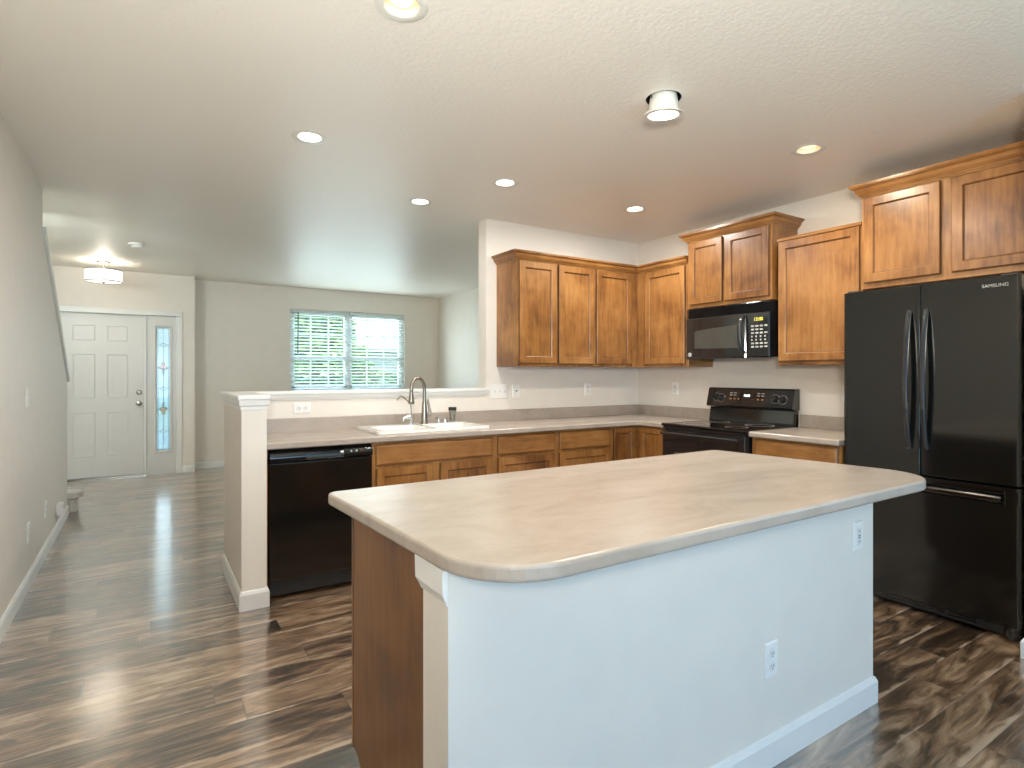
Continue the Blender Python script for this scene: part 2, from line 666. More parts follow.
CANS = [  # x, y, label, warm
    (-3.388, -2.24, 'warm yellow recessed light closest to the camera, cut by the top edge', True, 3.8),
    (-3.388, -0.90, 'bright white recessed light between the island and the hall', False, 2.6),
    (-2.397, -0.131, 'small white recessed light over the half wall ledge', False, 1.6),
    (-2.084, -0.840, 'white recessed light in front of the end of the sink wall', False, 4.2),
    (-0.890, -0.865, 'white recessed light in the kitchen corner, in front of the wall cabinets', False, 7.2),
    (-0.915, -2.285, 'warm yellow recessed light in front of the refrigerator cabinets', True, 6.5),
]
HANG = (-2.09, -2.262)


def circle(cx, cy, r, seg=28):
    return [(cx + r * math.cos(2 * PI * k / seg), cy + r * math.sin(2 * PI * k / seg)) for k in range(seg)]


mb = MB()
mb.sheet([(-6.1, YR - 0.12), (2.6, YR - 0.12), (2.6, 5.0), (-6.1, 5.0)],
         [circle(x, y, 0.062) for x, y, *_ in CANS] + [circle(HANG[0], HANG[1], 0.082)], CEIL, CEIL + 0.02)
ceil = struct(mb.build('ceiling', M['ceiling']), 'off-white knockdown textured ceiling')
struct(MB().box(-6.1, 2.6, YR - 0.12, 5.0, CEIL + 0.25, CEIL + 0.3).build('ceiling_sky_block', M['tin']))  # unseen slab, added to block sky light above the lamp holes

# kitchen walls
struct(MB().box(-1.745, 0.0, 0.0, 0.13, 0.0, CEIL + 0.02).build('wall_back', M['wall']), 'beige wall behind the sink counter')
mb = MB()
mb.box(0.0, 0.12, -4.25, 0.13, 0.0, CEIL + 0.02)
mb.box(0.0, 0.12, YR, -6.05, 0.0, CEIL + 0.02)
mb.box(0.0, 0.12, -6.05, -4.25, 0.0, 0.85)
mb.box(0.0, 0.12, -6.05, -4.25, 2.15, CEIL + 0.02)
mw_ = MB()  # unseen dining window, added to let more daylight into the room
for y0_, y1_, z0_, z1_ in ((-6.05, -5.99, 0.85, 2.15), (-4.31, -4.25, 0.85, 2.15), (-5.18, -5.12, 0.85, 2.15), (-6.05, -4.25, 0.85, 0.91), (-6.05, -4.25, 2.09, 2.15)):
    mw_.box(0.04, 0.10, y0_, y1_, z0_, z1_)
struct(mw_.build('window_added', M['vinyl']))
struct(mb.build('wall_right', M['wall']), 'beige wall behind the range')
struct(MB().box(-0.735, 0.0, -3.33, -3.205, 0.0, CEIL + 0.02).build('wall_right_return', M['wall']))
struct(MB().box(0.12, 0.24, 0.13, YW, 0.0, CEIL + 0.02).build('wall_living_right', M['wall']))
struct(MB().box(0.0, 0.24, 0.13, 0.2, 0.0, CEIL + 0.02).build('wall_living_corner', M['wall']))
# left wall with the sloped stair opening
prof = [(YR, 0), (2.57, 0), (2.57, 1.245), (1.03, 2.315), (1.03, CEIL + 0.02), (YR, CEIL + 0.02)]
struct(MB().prism(prof, 'x', XL - 0.12, XL).build('wall_left', M['wall']), 'pale wall beside the hall with a sloped stair edge')
# sloped cap on the stair edge
d = Vector((1.03 - 2.57, 2.315 - 1.245)).normalized()
nrm = Vector((d.y, -d.x)) if d.y * 0 - d.x > 0 else Vector((-d.y, d.x))
a, b = Vector((2.585, 1.235)), Vector((1.03, 2.315))
cap = [tuple(a), tuple(b), tuple(b + nrm * 0.045), tuple(a + nrm * 0.045)]
struct(MB().prism(cap, 'x', XL - 0.135, XL + 0.018).build('trim_1', M['trim'], bevel=0.004), 'white sloped cap along the stair wall')
struct(MB().box(-6.1, -5.98, YR, 5.0, 0, CEIL + 0.02).build('wall_far_left', M['wall']))
# entry wall with the door opening
mb = MB()
mb.box(-6.0, -5.10, YE, YE + 0.14, 0, CEIL + 0.02)
mb.box(-3.735, -3.58, YE, YE + 0.14, 0, CEIL + 0.02)
mb.box(-5.10, -3.735, YE, YE + 0.14, 2.115, CEIL + 0.02)
struct(mb.build('wall_entry', M['wall']), 'beige wall around the front door')
struct(MB().box(-3.72, -3.58, YE + 0.14, YW + 0.12, 0, CEIL + 0.02).build('wall_entry_return', M['wall']))
# window wall
WX0, WX1, WZ0, WZ1 = -2.316, -0.498, 1.035, 2.285
mb = MB()
mb.box(-3.58, WX0, YW, YW + 0.14, 0, CEIL + 0.02)
mb.box(WX1, 0.24, YW, YW + 0.14, 0, CEIL + 0.02)
mb.box(WX0, WX1, YW, YW + 0.14, 0, WZ0)
mb.box(WX0, WX1, YW, YW + 0.14, WZ1, CEIL + 0.02)
struct(mb.build('wall_living_back', M['wall']), 'greige living room wall around the window')
# wall behind the photographer with the patio door opening
mb = MB()
mb.box(-4.875, -4.2, YR - 0.12, YR, 0, CEIL + 0.02)
mb.box(-1.8, 0.12, YR - 0.12, YR, 0, CEIL + 0.02)
mb.box(-4.2, -1.8, YR - 0.12, YR, 2.1, CEIL + 0.02)
struct(mb.build('wall_rear', M['wall']))
mb = MB()
for x in (-4.2, -3.03, -1.86):
    mb.box(x, x + 0.06, YR - 0.08, YR - 0.03, 0.0, 2.1)
mb.box(-4.2, -1.8, YR - 0.08, YR - 0.03, 2.04, 2.1)
mb.box(-4.2, -1.8, YR - 0.08, YR - 0.03, 0.0, 0.06)
struct(mb.build('door_2', M['vinyl']))

# half wall between kitchen and living room
hw = struct(MB().prism([(-3.70, -0.68), (-3.57, -0.68), (-3.57, 0.0), (-1.745, 0.0), (-1.745, 0.13), (-3.57, 0.13), (-3.70, 0.13)], 'z', 0, 1.14)
            .build('wall_half', M['wall']), 'pale half wall behind the sink ending in a post beside the dishwasher')
# ledge board and mouldings on the half wall
led = struct(MB().prism([(-3.722, -0.702), (-3.552, -0.702), (-3.552, -0.034), (-1.722, -0.034), (-1.722, 0.0), (-1.745, 0.0), (-1.745, 0.155), (-3.722, 0.155)],
                        'z', 1.166, 1.192).build('trim_2', M['trim'], bevel=0.006), 'white wooden ledge capping the half wall')
prof = [(0, 1.108), (0.005, 1.110), (0.006, 1.128), (0.012, 1.136), (0.015, 1.166), (0, 1.166)]
p2 = [(o, z) for o, z in [(0, 1.128), (0.010, 1.130), (0.020, 1.150), (0.020, 1.166), (0, 1.166)]]
MB().sweep([(-3.70, 0.13), (-3.70, -0.68), (-3.57, -0.68), (-3.57, -0.655)], prof[::-1]).build('cap_moulding', M['trim'], led)
MB().sweep([(-3.55, 0.0), (-1.745, 0.0)], p2[::-1]).build('ledge_moulding', M['trim'], led)

# baseboards
BB = [(0, 0), (0.013, 0), (0.013, 0.075), (0.006, 0.09), (0, 0.092)]


def baseboard(name, path, h=1.0):
    struct(MB().sweep(path, [(o, z * h) for o, z in BB]).build(name, M['trim']))


baseboard('baseboard_left', [(XL, YR), (XL, 2.57), (XL - 0.12, 2.57)])
baseboard('baseboard_half_wall', [(-3.70, 0.13), (-3.70, -0.68), (-3.57, -0.68), (-3.57, -0.655)], 1.15)
baseboard('baseboard_entry', [(-3.735, YE), (-3.58, YE), (-3.58, YW), (0.12, YW)][0:2])
baseboard('baseboard_living', [(-3.58, YW), (0.12, YW), (0.12, 0.2)])
baseboard('baseboard_return', [(-0.55, -3.205), (-0.735, -3.205), (-0.735, -3.33), (0.0, -3.33)][::1])
for o in [o for o in COL.objects if o.name.startswith('baseboard')]:
    pass

# ---------------------------------------------------------------- front door and sidelight
door = struct(MB().box(-5.055, -4.154, YE + 0.03, YE + 0.075, 0.025, 2.06).build('door_1', M['door_paint'], bevel=0.003), 'white six panel front door')
for (px0, px1) in ((-4.89, -4.66), (-4.545, -4.322)):
    for (pz0, pz1) in ((1.722, 1.918), (1.005, 1.560), (0.285, 0.838)):
        f = YE + 0.03
        MB().panel(px0, px1, pz0, pz1, [(0, f + 0.012), (0, f - 0.003), (0.006, f - 0.006), (0.012, f - 0.003), (0.022, f + 0.008),
                                         (0.034, f + 0.008), (0.058, f - 0.001)]).build('raised_panel', M['door_paint'], door)
for z, r, nm in ((1.071, 0.030, 'deadbolt'), (0.932, 0.030, 'handle')):
    k = MB().lathe([(0.033, 0), (0.033, -0.008), (0.012, -0.012), (0.012, -0.035), (0.020, -0.040), (r * 0.95, -0.050), (r * 0.9, -0.064), (0.012, -0.070)]
                   if nm == 'handle' else [(0.032, 0), (0.032, -0.010), (0.026, -0.018), (0.010, -0.020), (0.008, -0.034)],
                   (-4.205, YE + 0.03, z), 20, 'y').build(nm, M['nickel'], door, smooth=True)
struct(MB().box(-5.06, -4.13, YE - 0.01, YE + 0.10, 0.0, 0.024).build('trim_3', M['nickel']), 'metal threshold under the front door')
# casing and mullion post
mb = MB()
for x0, x1, z0, z1 in ((-5.13, -5.06, 0, 2.062), (-3.795, -3.728, 0, 2.062), (-5.13, -3.728, 2.063, 2.13)):
    mb.box(x0, x1, YE - 0.018, YE + 0.03, z0, z1)
mb.box(-4.152, -4.1255, YE - 0.004, YE + 0.085, 0, 2.062)
mb.box(-4.19, -4.09, YE + 0.086, YE + 0.12, 0, 2.04)
mb.box(-5.098, -3.737, YE + 0.086, YE + 0.12, 2.041, 2.114)
mb.box(-5.098, -5.03, YE + 0.086, YE + 0.12, 0, 2.04)
mb.box(-3.83, -3.737, YE + 0.086, YE + 0.12, 0, 2.04)
struct(mb.build('trim_4', M['trim'], bevel=0.005), 'white casing around the front door and sidelight')
# sidelight
SX0, SX1, SZ0, SZ1 = -4.013, -3.866, 0.31, 1.915
sl = struct(MB().sheet([(-4.125, 0.0), (-3.795, 0.0), (-3.795, 2.065), (-4.125, 2.065)],
                       [[(SX0, SZ0), (SX1, SZ0), (SX1, SZ1), (SX0, SZ1)]], -0.02, 0.02).build('window_2', M['door_paint']),
            'narrow leaded sidelight beside the front door')
sl.data.transform(Matrix.Rotation(PI / 2, 4, 'X'))
sl.location = (0, YE + 0.045, 0)
sl.data.update()
mb = MB()
mb.rings([[(SX0 - 0.028 + i, y, SZ0 - 0.028 + i), (SX1 + 0.028 - i, y, SZ0 - 0.028 + i), (SX1 + 0.028 - i, y, SZ1 + 0.028 - i), (SX0 - 0.028 + i, y, SZ1 + 0.028 - i)]
          for i, y in [(0, -0.018), (0, -0.030), (0.008, -0.036), (0.022, -0.030), (0.030, -0.012)]], False, False)
mb.build('window_frame', M['door_paint'], sl)
MB().box(SX0 - 0.005, SX1 + 0.005, 0.0, 0.008, SZ0 - 0.005, SZ1 + 0.005).build('pane', M['frosted'], sl)
mb = MB()
cx = (SX0 + SX1) / 2
for x in (cx, SX0 + 0.014, SX1 - 0.014):
    mb.box(x - 0.0035, x + 0.0035, -0.008, 0.002, SZ0, SZ1)
for z in (SZ0 + 0.014, SZ1 - 0.014):
    mb.box(SX0, SX1, -0.008, 0.002, z - 0.0035, z + 0.0035)
hpx = (1.915 - 0.31) / 123.0


def sz(v):
    return 1.915 - (v - 328) * hpx


for v in (345.5, 389, 432):
    z = sz(v)
    pts = [(cx - 0.04, z), (cx, z + 0.028), (cx + 0.04, z), (cx, z - 0.028)]
    for (p, q) in zip(pts, pts[1:] + pts[:1]):
        mb.tube([(p[0], -0.004, p[1]), (q[0], -0.004, q[1])], 0.0035, 6)
    mb.tube([(SX0, -0.004, z), (cx - 0.04, -0.004, z)], 0.003, 6)
    mb.tube([(cx + 0.04, -0.004, z), (SX1, -0.004, z)], 0.003, 6)
mb.build('lead_came', M['lead'], sl)
for v, s in ((367, 1), (411, -1)):
    z = sz(v)
    sh = []
    for k in range(24):
        a = 2 * PI * k / 24
        r = 0.034 + 0.014 * math.cos(3 * (a - PI / 2))
        sh.append((cx + r * math.cos(a), z + s * (1.2 * r * math.sin(a))))
    m_ = MB().prism(sh, 'y', -0.007, -0.001).build('flower_glass', M['pink_glass'], sl)
    mb = MB()
    for k in range(24):
        p, q = sh[k], sh[(k + 1) % 24]
        mb.tube([(p[0], -0.006, p[1]), (q[0], -0.006, q[1])], 0.003, 5)
    for sx in (-1, 1):
        mb.tube([(cx, -0.006, z - s * 0.045), (cx + sx * 0.03, -0.006, z - s * 0.035), (cx + sx * 0.055, -0.006, z - s * 0.012), (cx + sx * 0.066, -0.006, z + s * 0.004)], 0.004, 6)
        mb.tube([(cx, -0.006, z - s * 0.05), (cx + sx * 0.018, -0.006, z - s * 0.075), (cx, -0.006, z - s * 0.105)], 0.004, 6)
    mb.build('flower_came', M['lead'], m_)

# ---------------------------------------------------------------- living room window
win = struct(MB().sheet([(WX0, WZ0), (WX1, WZ0), (WX1, WZ1), (WX0, WZ1)],
                        [[(WX0 + 0.05, WZ0 + 0.05), (-1.455, WZ0 + 0.05), (-1.455, WZ1 - 0.05), (WX0 + 0.05, WZ1 - 0.05)],
                         [(-1.395, WZ0 + 0.05), (WX1 - 0.05, WZ0 + 0.05), (WX1 - 0.05, WZ1 - 0.05), (-1.395, WZ1 - 0.05)]], -0.035, 0.035)
             .build('window_1', M['vinyl']), 'double hung living room window with white blinds')
win.data.transform(Matrix.Rotation(PI / 2, 4, 'X'))
win.location = (0, YW + 0.09, 0)
for x0, x1 in ((WX0 + 0.05, -1.455), (-1.395, WX1 - 0.05)):
    MB().box(x0, x1, 0.0, 0.005, WZ0 + 0.05, WZ1 - 0.05).build('pane', M['glass'], win)
    mb = MB()
    zm = 1.545
    mb.box(x0, x1, -0.025, 0.02, zm - 0.03, zm + 0.03)
    for z in (WZ0 + 0.05, WZ1 - 0.08):
        mb.box(x0, x1, -0.02, 0.02, z, z + 0.03)
    for x in (x0, x1 - 0.03):
        mb.box(x, x + 0.03, -0.02, 0.02, WZ0 + 0.05, WZ1 - 0.05)
    for k in (1, 2):
        x = x0 + (x1 - x0) * k / 3
        mb.box(x - 0.009, x + 0.009, -0.006, 0.012, WZ0 + 0.05, WZ1 - 0.05)
    mb.box(x0, x1, -0.006, 0.012, 1.27, 1.288)
    mb.box(x0, x1, -0.006, 0.012, 1.905, 1.923)
    mb.build('window_sash', M['vinyl'], win)
MB().box(WX0 - 0.0, WX1 + 0.0, -0.09, 0.02, WZ0 - 0.012, WZ0 + 0.006).build('window_sill', M['trim'], win)


def blind(x0, x1, label, wand):
    t = thing('window_blind', label, 'blind', ((x0 + x1) / 2, YW + 0.035, WZ1 - 0.002), 0, 'window blinds')
    hw_ = (x1 - x0) / 2
    MB().box(-hw_, hw_, -0.022, 0.022, -0.045, 0.0).build('head_rail', M['blind'], t, bevel=0.003)
    mb = MB()
    n = 24
    top, bot = -0.06, -(WZ1 - WZ0) + 0.05
    for k in range(n):
        z = top + (bot - top) * k / (n - 1)
        tilt = 0.010
        A = [(-hw_, -0.024, z - tilt), (hw_, -0.024, z - tilt), (hw_, 0.024, z + tilt), (-hw_, 0.024, z + tilt)]
        mb.rings([[(p[0], p[1], p[2] - 0.0012) for p in A], [(p[0], p[1], p[2] + 0.0012) for p in A]])
    mb.build('slats', M['blind'], t)
    MB().box(-hw_, hw_, -0.014, 0.014, bot - 0.035, bot - 0.018).build('bottom_rail', M['blind'], t, bevel=0.003)
    for x in (-hw_ + 0.12, hw_ - 0.12):
        MB().box(x - 0.0015, x + 0.0015, -0.0258, -0.0242, bot - 0.02, 0).build('ladder_cord', M['blind'], t)
    if wand:
        MB().tube([(-hw_ + 0.11, -0.036, -0.04), (-hw_ + 0.105, -0.040, -0.66)], 0.007, 8).build('tilt_wand', M['black_matt'], t)['label'] = 'dark hanging tilt wand'
    return t


blind(WX0 + 0.006, -1.432, 'white slatted window blind with a dark hanging wand', True)
blind(-1.418, WX1 - 0.006, 'white slatted window blind without a wand', False)

# ---------------------------------------------------------------- outside
struct(MB().box(-14, 14, 5.0, 40, -0.35, -0.25).build('ground_front', M['lawn']))
struct(MB().box(-14, 14, -30, YR - 0.12, -0.3, -0.12).build('ground_rear', M['lawn']))
struct(MB().box(-5.6, -3.2, YE + 0.14, 6.6, -0.25, -0.02).build('porch_slab', M['porch']))


def foliage(name, label, cat, base, clumps, n, leaf, mat, seed, group, trunk=None):
    rnd = random.Random(seed)
    t = thing(name, label, cat, base, 0, group)
    mb = MB()
    for _ in range(n):
        c, r = rnd.choice(clumps)
        while True:
            p = Vector((rnd.uniform(-1, 1), rnd.uniform(-1, 1), rnd.uniform(-1, 1)))
            if 0.25 < p.length < 1:
                break
        p = Vector(c) + Vector((p.x * r[0], p.y * r[1], p.z * r[2]))
        q = Vector((rnd.uniform(-1, 1), rnd.uniform(-1, 1), rnd.uniform(-1, 1))).normalized()
        s = q.cross(Vector((0.3, 0.2, 1))).normalized()
        L_ = leaf * rnd.uniform(0.7, 1.4)
        u = q.cross(s)
        pts = [p - s * L_ * 0.5, p - u * L_ * 0.28 + q * L_ * 0.08, p + s * L_ * 0.6, p + u * L_ * 0.28 + q * L_ * 0.08]
        mb.face([mb.bm.verts.new(v) for v in pts])
    mb.build('foliage', mat, t)
    mb = MB()
    for path, r in trunk:
        mb.tube(path, r, 8)
    mb.build('trunk', M['bark'], t)
    return t


foliage('tree', 'leafy tree outside the window, behind the blind with a wand', 'tree', (-0.45, 11.0, -0.25),
        [((0, 0, 1.7), (0.9, 0.8, 0.9)), ((0.35, 0.2, 2.6), (0.75, 0.8, 0.8)), ((-0.6, 0, 2.7), (0.9, 0.9, 0.9)), ((0.0, 0, 3.4), (0.9, 0.9, 0.6)), ((-0.9, -0.3, 1.5), (0.7, 0.7, 0.6))],
        5200, 0.20, M['leaf'], 3, 'trees in front of the house',
        [([(0, 0, 0), (0.05, 0, 1.2), (0, 0, 2.4), (0.1, 0, 4.0)], [0.14, 0.11, 0.08, 0.03]), ([(0, 0, 1.6), (0.6, 0.1, 2.6), (0.9, 0.2, 3.4)], [0.06, 0.04, 0.02]),
         ([(0, 0, 1.8), (-0.5, 0, 2.8), (-0.9, 0, 3.4)], [0.06, 0.04, 0.02])])
foliage('shrub', 'low bright shrub outside, behind the blind without a wand', 'shrub', (0.62, 9.2, -0.25),
        [((0, 0, 0.9), (0.7, 0.5, 0.8)), ((0.6, 0.1, 0.9), (0.6, 0.5, 0.75)), ((-0.45, 0, 1.5), (0.28, 0.3, 0.75))], 2400, 0.15, M['leaf'], 5, 'shrubs in front of the house',
        [([(0, 0, 0), (0.05, 0, 0.9)], [0.05, 0.02]), ([(0, 0, 0.1), (0.6, 0.1, 0.8)], [0.04, 0.015]), ([(0, 0, 0.1), (-0.4, 0, 1.5)], [0.04, 0.015])])
foliage('shrub', 'dark dense shrub outside, low behind the blind with a wand', 'shrub', (-1.15, 7.6, -0.25),
        [((0, 0, 0.9), (0.6, 0.5, 0.75)), ((-0.6, 0.1, 0.9), (0.5, 0.5, 0.75)), ((0.4, 0, 0.85), (0.4, 0.4, 0.7))], 2400, 0.15, M['leaf_dark'], 9, 'shrubs in front of the house',
        [([(0, 0, 0), (0.05, 0, 0.9)], [0.05, 0.02]), ([(0, 0, 0.1), (0.5, 0.1, 0.8)], [0.04, 0.015])])
house = thing('house', 'pale neighbouring house with a grey roof across the street', 'house', (5.2, 24.0, -0.25))
MB().box(-4.5, 4.5, 0, 6, 0, 2.9).build('house_wall', M['siding'], house)
MB().prism([(-0.6, 2.8), (3.0, 5.4), (6.6, 2.8), (6.6, 2.65), (-0.6, 2.65)], 'x', -5.0, 5.0).build('roof', M['roofing'], house)
for x in (-3.2, -0.4, 2.4):
    f = MB().box(x - 0.75, x + 0.75, -0.05, 0.02, 1.0, 2.2).build('house_window', M['trim'], house)
    MB().box(x - 0.66, x + 0.66, -0.07, -0.03, 1.08, 2.12).build('house_pane', M['house_glass'], f)

# ---------------------------------------------------------------- stairs behind the left wall
st = thing('staircase', 'carpeted staircase whose lowest step shows past the end of the hall wall', 'staircase', (-5.36, 2.62, 0))
for k in range(8):
    y1 = 0.24 - 0.27 * k
    z1 = 0.19 * (k + 1)
    if k == 0:
        # rounded starting step, wider than the flight
        xe = 0.72
        pl = [(-0.48, y1 - 0.27), (0.6, y1 - 0.27)] + [(xe - 0.11 + 0.11 * math.cos(a), y1 - 0.13 + 0.13 * math.sin(a)) for a in [(-PI / 2) + PI * i / 8 for i in range(9)]] + [(-0.48, y1)]
        pl_in = [(-0.48, y1 - 0.27), (0.6, y1 - 0.27)] + [(xe - 0.13 + 0.09 * math.cos(a), y1 - 0.14 + 0.11 * math.sin(a)) for a in [(-PI / 2) + PI * i / 8 for i in range(9)]] + [(-0.48, y1 - 0.03)]
        mb = MB()
        mb.prism(pl_in, 'z', 0, z1 - 0.05)
        mb.prism(pl, 'z', z1 - 0.055, z1)
        mb.build('step', M['carpet'], st, bevel=0.012)
    else:
        mb = MB()
        mb.box(-0.48, 0.48, y1 - 0.27, y1 - 0.03, 0 if k < 2 else z1 - 0.4, z1)
        mb.box(-0.48, 0.48, y1 - 0.27, y1, z1 - 0.05, z1)
        mb.build('step', M['carpet'], st)

# ================================================================== KITCHEN
HP = -PI / 2      # things on the right wall: local x runs toward the viewer, local -y into the room


def cab_door(parent, x0, x1, z0, z1, yf, mat='wood', fw=0.055, name='door'):
    o = MB().panel(x0, x1, z0, z1, [(0, yf + 0.020), (0, yf + 0.004), (0.004, yf), (fw - 0.004, yf), (fw, yf + 0.003), (fw + 0.002, yf + 0.011),
                                       (fw + 0.005, yf + 0.0125)]).build(name, M[mat], parent)
    # groove around the panel glazed brown; dark outer edges paint in shadow lines
    o.data.materials.append(M['glaze_shade'])
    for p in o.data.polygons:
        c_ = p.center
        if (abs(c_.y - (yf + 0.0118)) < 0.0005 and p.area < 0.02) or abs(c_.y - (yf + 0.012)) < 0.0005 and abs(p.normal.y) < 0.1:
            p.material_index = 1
    return o


def drawer_front(parent, x0, x1, z0, z1, yf, name='drawer_front'):
    o = MB().panel(x0, x1, z0, z1, [(0, yf + 0.020), (0, yf + 0.009), (0.003, yf + 0.006), (0.009, yf + 0.0015), (0.014, yf)]).build(name, M['wood_h'], parent)
    o.data.materials.append(M['glaze_shade'])  # dark edge colour paints in the shadow line around the front
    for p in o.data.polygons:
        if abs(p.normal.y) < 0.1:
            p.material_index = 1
    return o


def cab_body(parent, x0, x1, z0, z1, y0, y1=-0.003, mat='wood'):
    return MB().box(x0, x1, y0, y1, z0, z1).build('cabinet_box', M[mat], parent, bevel=0.0015)


def crown_prof(z0, z1, out):
    h = z1 - z0
    return [(0.0, z0), (0.004, z0), (0.006, z0 + 0.12 * h), (0.012, z0 + 0.14 * h), (0.014, z0 + 0.24 * h), (0.020, z0 + 0.27 * h),
            (0.30 * out + 0.012, z0 + 0.44 * h), (0.62 * out, z0 + 0.66 * h), (0.86 * out, z0 + 0.76 * h), (0.90 * out, z0 + 0.80 * h),
            (0.90 * out, z0 + 0.84 * h), (out, z0 + 0.86 * h), (out, z1), (0.0, z1)]


UD = 0.315       # wall cabinet box depth; doors stand 2 cm proud
G_UP = 'stained maple wall cabinets'
# wall cabinets on the sink wall
c = thing('wall_cabinet', 'two-door maple wall cabinet above the sink counter, beside the open half wall', 'cabinet', (-1.646, 0, 0), 0, G_UP)
cab_body(c, 0, 0.810, 1.372, 2.255, -UD)
cab_door(c, 0.018, 0.388, 1.397, 2.222, -UD - 0.02)
cab_door(c, 0.414, 0.797, 1.397, 2.222, -UD - 0.02)
MB().sweep([(0, -0.003), (0, -UD), (0.810, -UD)], crown_prof(2.228, 2.298, 0.05)[::-1]).build('crown_moulding', M['wood_h'], c)
c = thing('wall_cabinet', 'single-door maple wall cabinet on the sink wall, touching the corner', 'cabinet', (-0.835, 0, 0), 0, G_UP)
cab_body(c, 0, 0.832, 1.372, 2.255, -UD)
cab_door(c, 0.015, 0.432, 1.397, 2.222, -UD - 0.02)
MB().box(0.440, 0.5, -UD - 0.012, -UD, 1.372, 2.228).build('filler_strip', M['wood'], c)
MB().sweep([(0, -UD), (0.835 - UD, -UD)], [(o, z) for o, z in crown_prof(2.228, 2.298, 0.05)[::-1]]).build('crown_moulding', M['wood_h'], c)
# wall cabinets on the range wall
c = thing('wall_cabinet', 'single-door maple wall cabinet between the corner and the microwave', 'cabinet', (0, -0.318, 0), HP, G_UP)
cab_body(c, 0, 0.592, 1.372, 2.255, -UD)
MB().box(0.0, 0.090, -UD - 0.012, -UD, 1.372, 2.228).build('filler_strip', M['wood'], c)
cab_door(c, 0.110, 0.560, 1.397, 2.222, -UD - 0.02)
MB().sweep([(-0.003, -UD), (0.592, -UD)], crown_prof(2.228, 2.298, 0.05)[::-1]).build('crown_moulding', M['wood_h'], c)
c = thing('wall_cabinet', 'raised two-door maple wall cabinet above the microwave', 'cabinet', (0, -0.912, 0), HP, G_UP)
cab_body(c, 0, 0.762, 1.852, 2.425, -UD - 0.01)
cab_door(c, 0.022, 0.342, 1.880, 2.392, -UD - 0.03)
cab_door(c, 0.372, 0.742, 1.880, 2.392, -UD - 0.03)
MB().sweep([(0, -0.003), (0, -UD - 0.01), (0.762, -UD - 0.01), (0.762, -0.003)], crown_prof(2.398, 2.468, 0.055)[::-1]).build('crown_moulding', M['wood_h'], c)
c = thing('wall_cabinet', 'wide single-door maple wall cabinet between the microwave and the refrigerator', 'cabinet', (0, -1.716, 0), HP, G_UP)
cab_body(c, 0, 0.574, 1.372, 2.262, -UD)
cab_door(c, 0.010, 0.562, 1.402, 2.250, -UD - 0.02)
MB().box(-0.004, 0.574, -UD - 0.014, -UD + 0.01, 2.255, 2.278).build('top_rail', M['wood_h'], c, bevel=0.004)
MB().box(-0.002, 0.574, -UD - 0.002, -UD + 0.02, 1.372, 1.398).build('light_rail', M['wood_h'], c, bevel=0.004)
c = thing('wall_cabinet', 'raised two-door maple wall cabinet above the refrigerator', 'cabinet', (0, -2.293, 0), HP, G_UP)
cab_body(c, 0, 0.910, 1.845, 2.432, -UD - 0.01)
cab_door(c, 0.018, 0.428, 1.882, 2.412, -UD - 0.03)
cab_door(c, 0.482, 0.892, 1.882, 2.412, -UD - 0.03)
MB().sweep([(0, -0.003), (0, -UD - 0.01), (0.910, -UD - 0.01)], crown_prof(2.418, 2.500, 0.058)[::-1]).build('crown_moulding', M['wood_h'], c)

# base cabinets on the sink wall
BD, CT = 0.600, 0.874
G_BASE = 'stained maple base cabinets'


def base_box(parent, w, x0=0.0):
    MB().box(x0, w, -BD, -0.022, 0.105, CT).build('cabinet_box', M['wood'], parent, bevel=0.0015)
    MB().box(x0, w, -BD + 0.07, -0.03, 0.0, 0.105).build('toe_kick', M['toe'], parent)


c = thing('base_cabinet', 'maple sink cabinet beside the dishwasher with one wide false drawer over two doors', 'cabinet', (-2.930, 0, 0), 0, G_BASE)
mb = MB()
mb.box(-0.006, 0.905, -BD, -0.581, 0.105, CT)
for x0, x1 in ((-0.006, 0.02), (0.885, 0.905)):
    mb.box(x0, x1, -0.58, -0.022, 0.126, CT)
mb.box(-0.006, 0.905, -0.58, -0.022, 0.105, 0.125)
mb.build('cabinet_box', M['wood'], c)
MB().box(0, 0.905, -BD + 0.07, -0.03, 0.0, 0.105).build('toe_kick', M['toe'], c)
drawer_front(c, 0.022, 0.882, 0.724, 0.856, -BD - 0.02)
cab_door(c, 0.022, 0.420, 0.125, 0.706, -BD - 0.02)
cab_door(c, 0.470, 0.882, 0.125, 0.706, -BD - 0.02)
c = thing('base_cabinet', 'maple drawer base cabinet standing next to the sink cabinet', 'cabinet', (-2.0245, 0, 0), 0, G_BASE)
base_box(c, 0.560)
drawer_front(c, 0.026, 0.536, 0.722, 0.860, -BD - 0.02)
cab_door(c, 0.026, 0.536, 0.125, 0.702, -BD - 0.02)
c = thing('base_cabinet', 'maple drawer base cabinet standing next to the corner cabinet', 'cabinet', (-1.4635, 0, 0), 0, G_BASE)
base_box(c, 0.5625)
drawer_front(c, 0.020, 0.545, 0.720, 0.860, -BD - 0.02)
cab_door(c, 0.020, 0.545, 0.125, 0.702, -BD - 0.02)
for x in (0.022, 0.520):
    MB().box(x, x + 0.025, -BD - 0.012, -BD - 0.0005, 0.704, 0.718).build('bumper_pad', M['wood_h'], c)
c = thing('base_cabinet', 'maple corner base cabinet with two narrow folding doors beside the range', 'cabinet', (0, 0, 0), 0, G_BASE)
MB().prism([(-0.9005, -0.022), (-0.9005, -BD), (-BD, -BD), (-BD, -0.9265), (-0.022, -0.9265), (-0.022, -0.022)], 'z', 0.105, CT).build('cabinet_box', M['wood'], c)
MB().prism([(-0.900, -0.03), (-0.900, -BD + 0.07), (-BD + 0.07, -BD + 0.07), (-BD + 0.07, -0.9265), (-0.03, -0.9265), (-0.03, -0.03)], 'z', 0, 0.105).build('toe_kick', M['toe'], c)
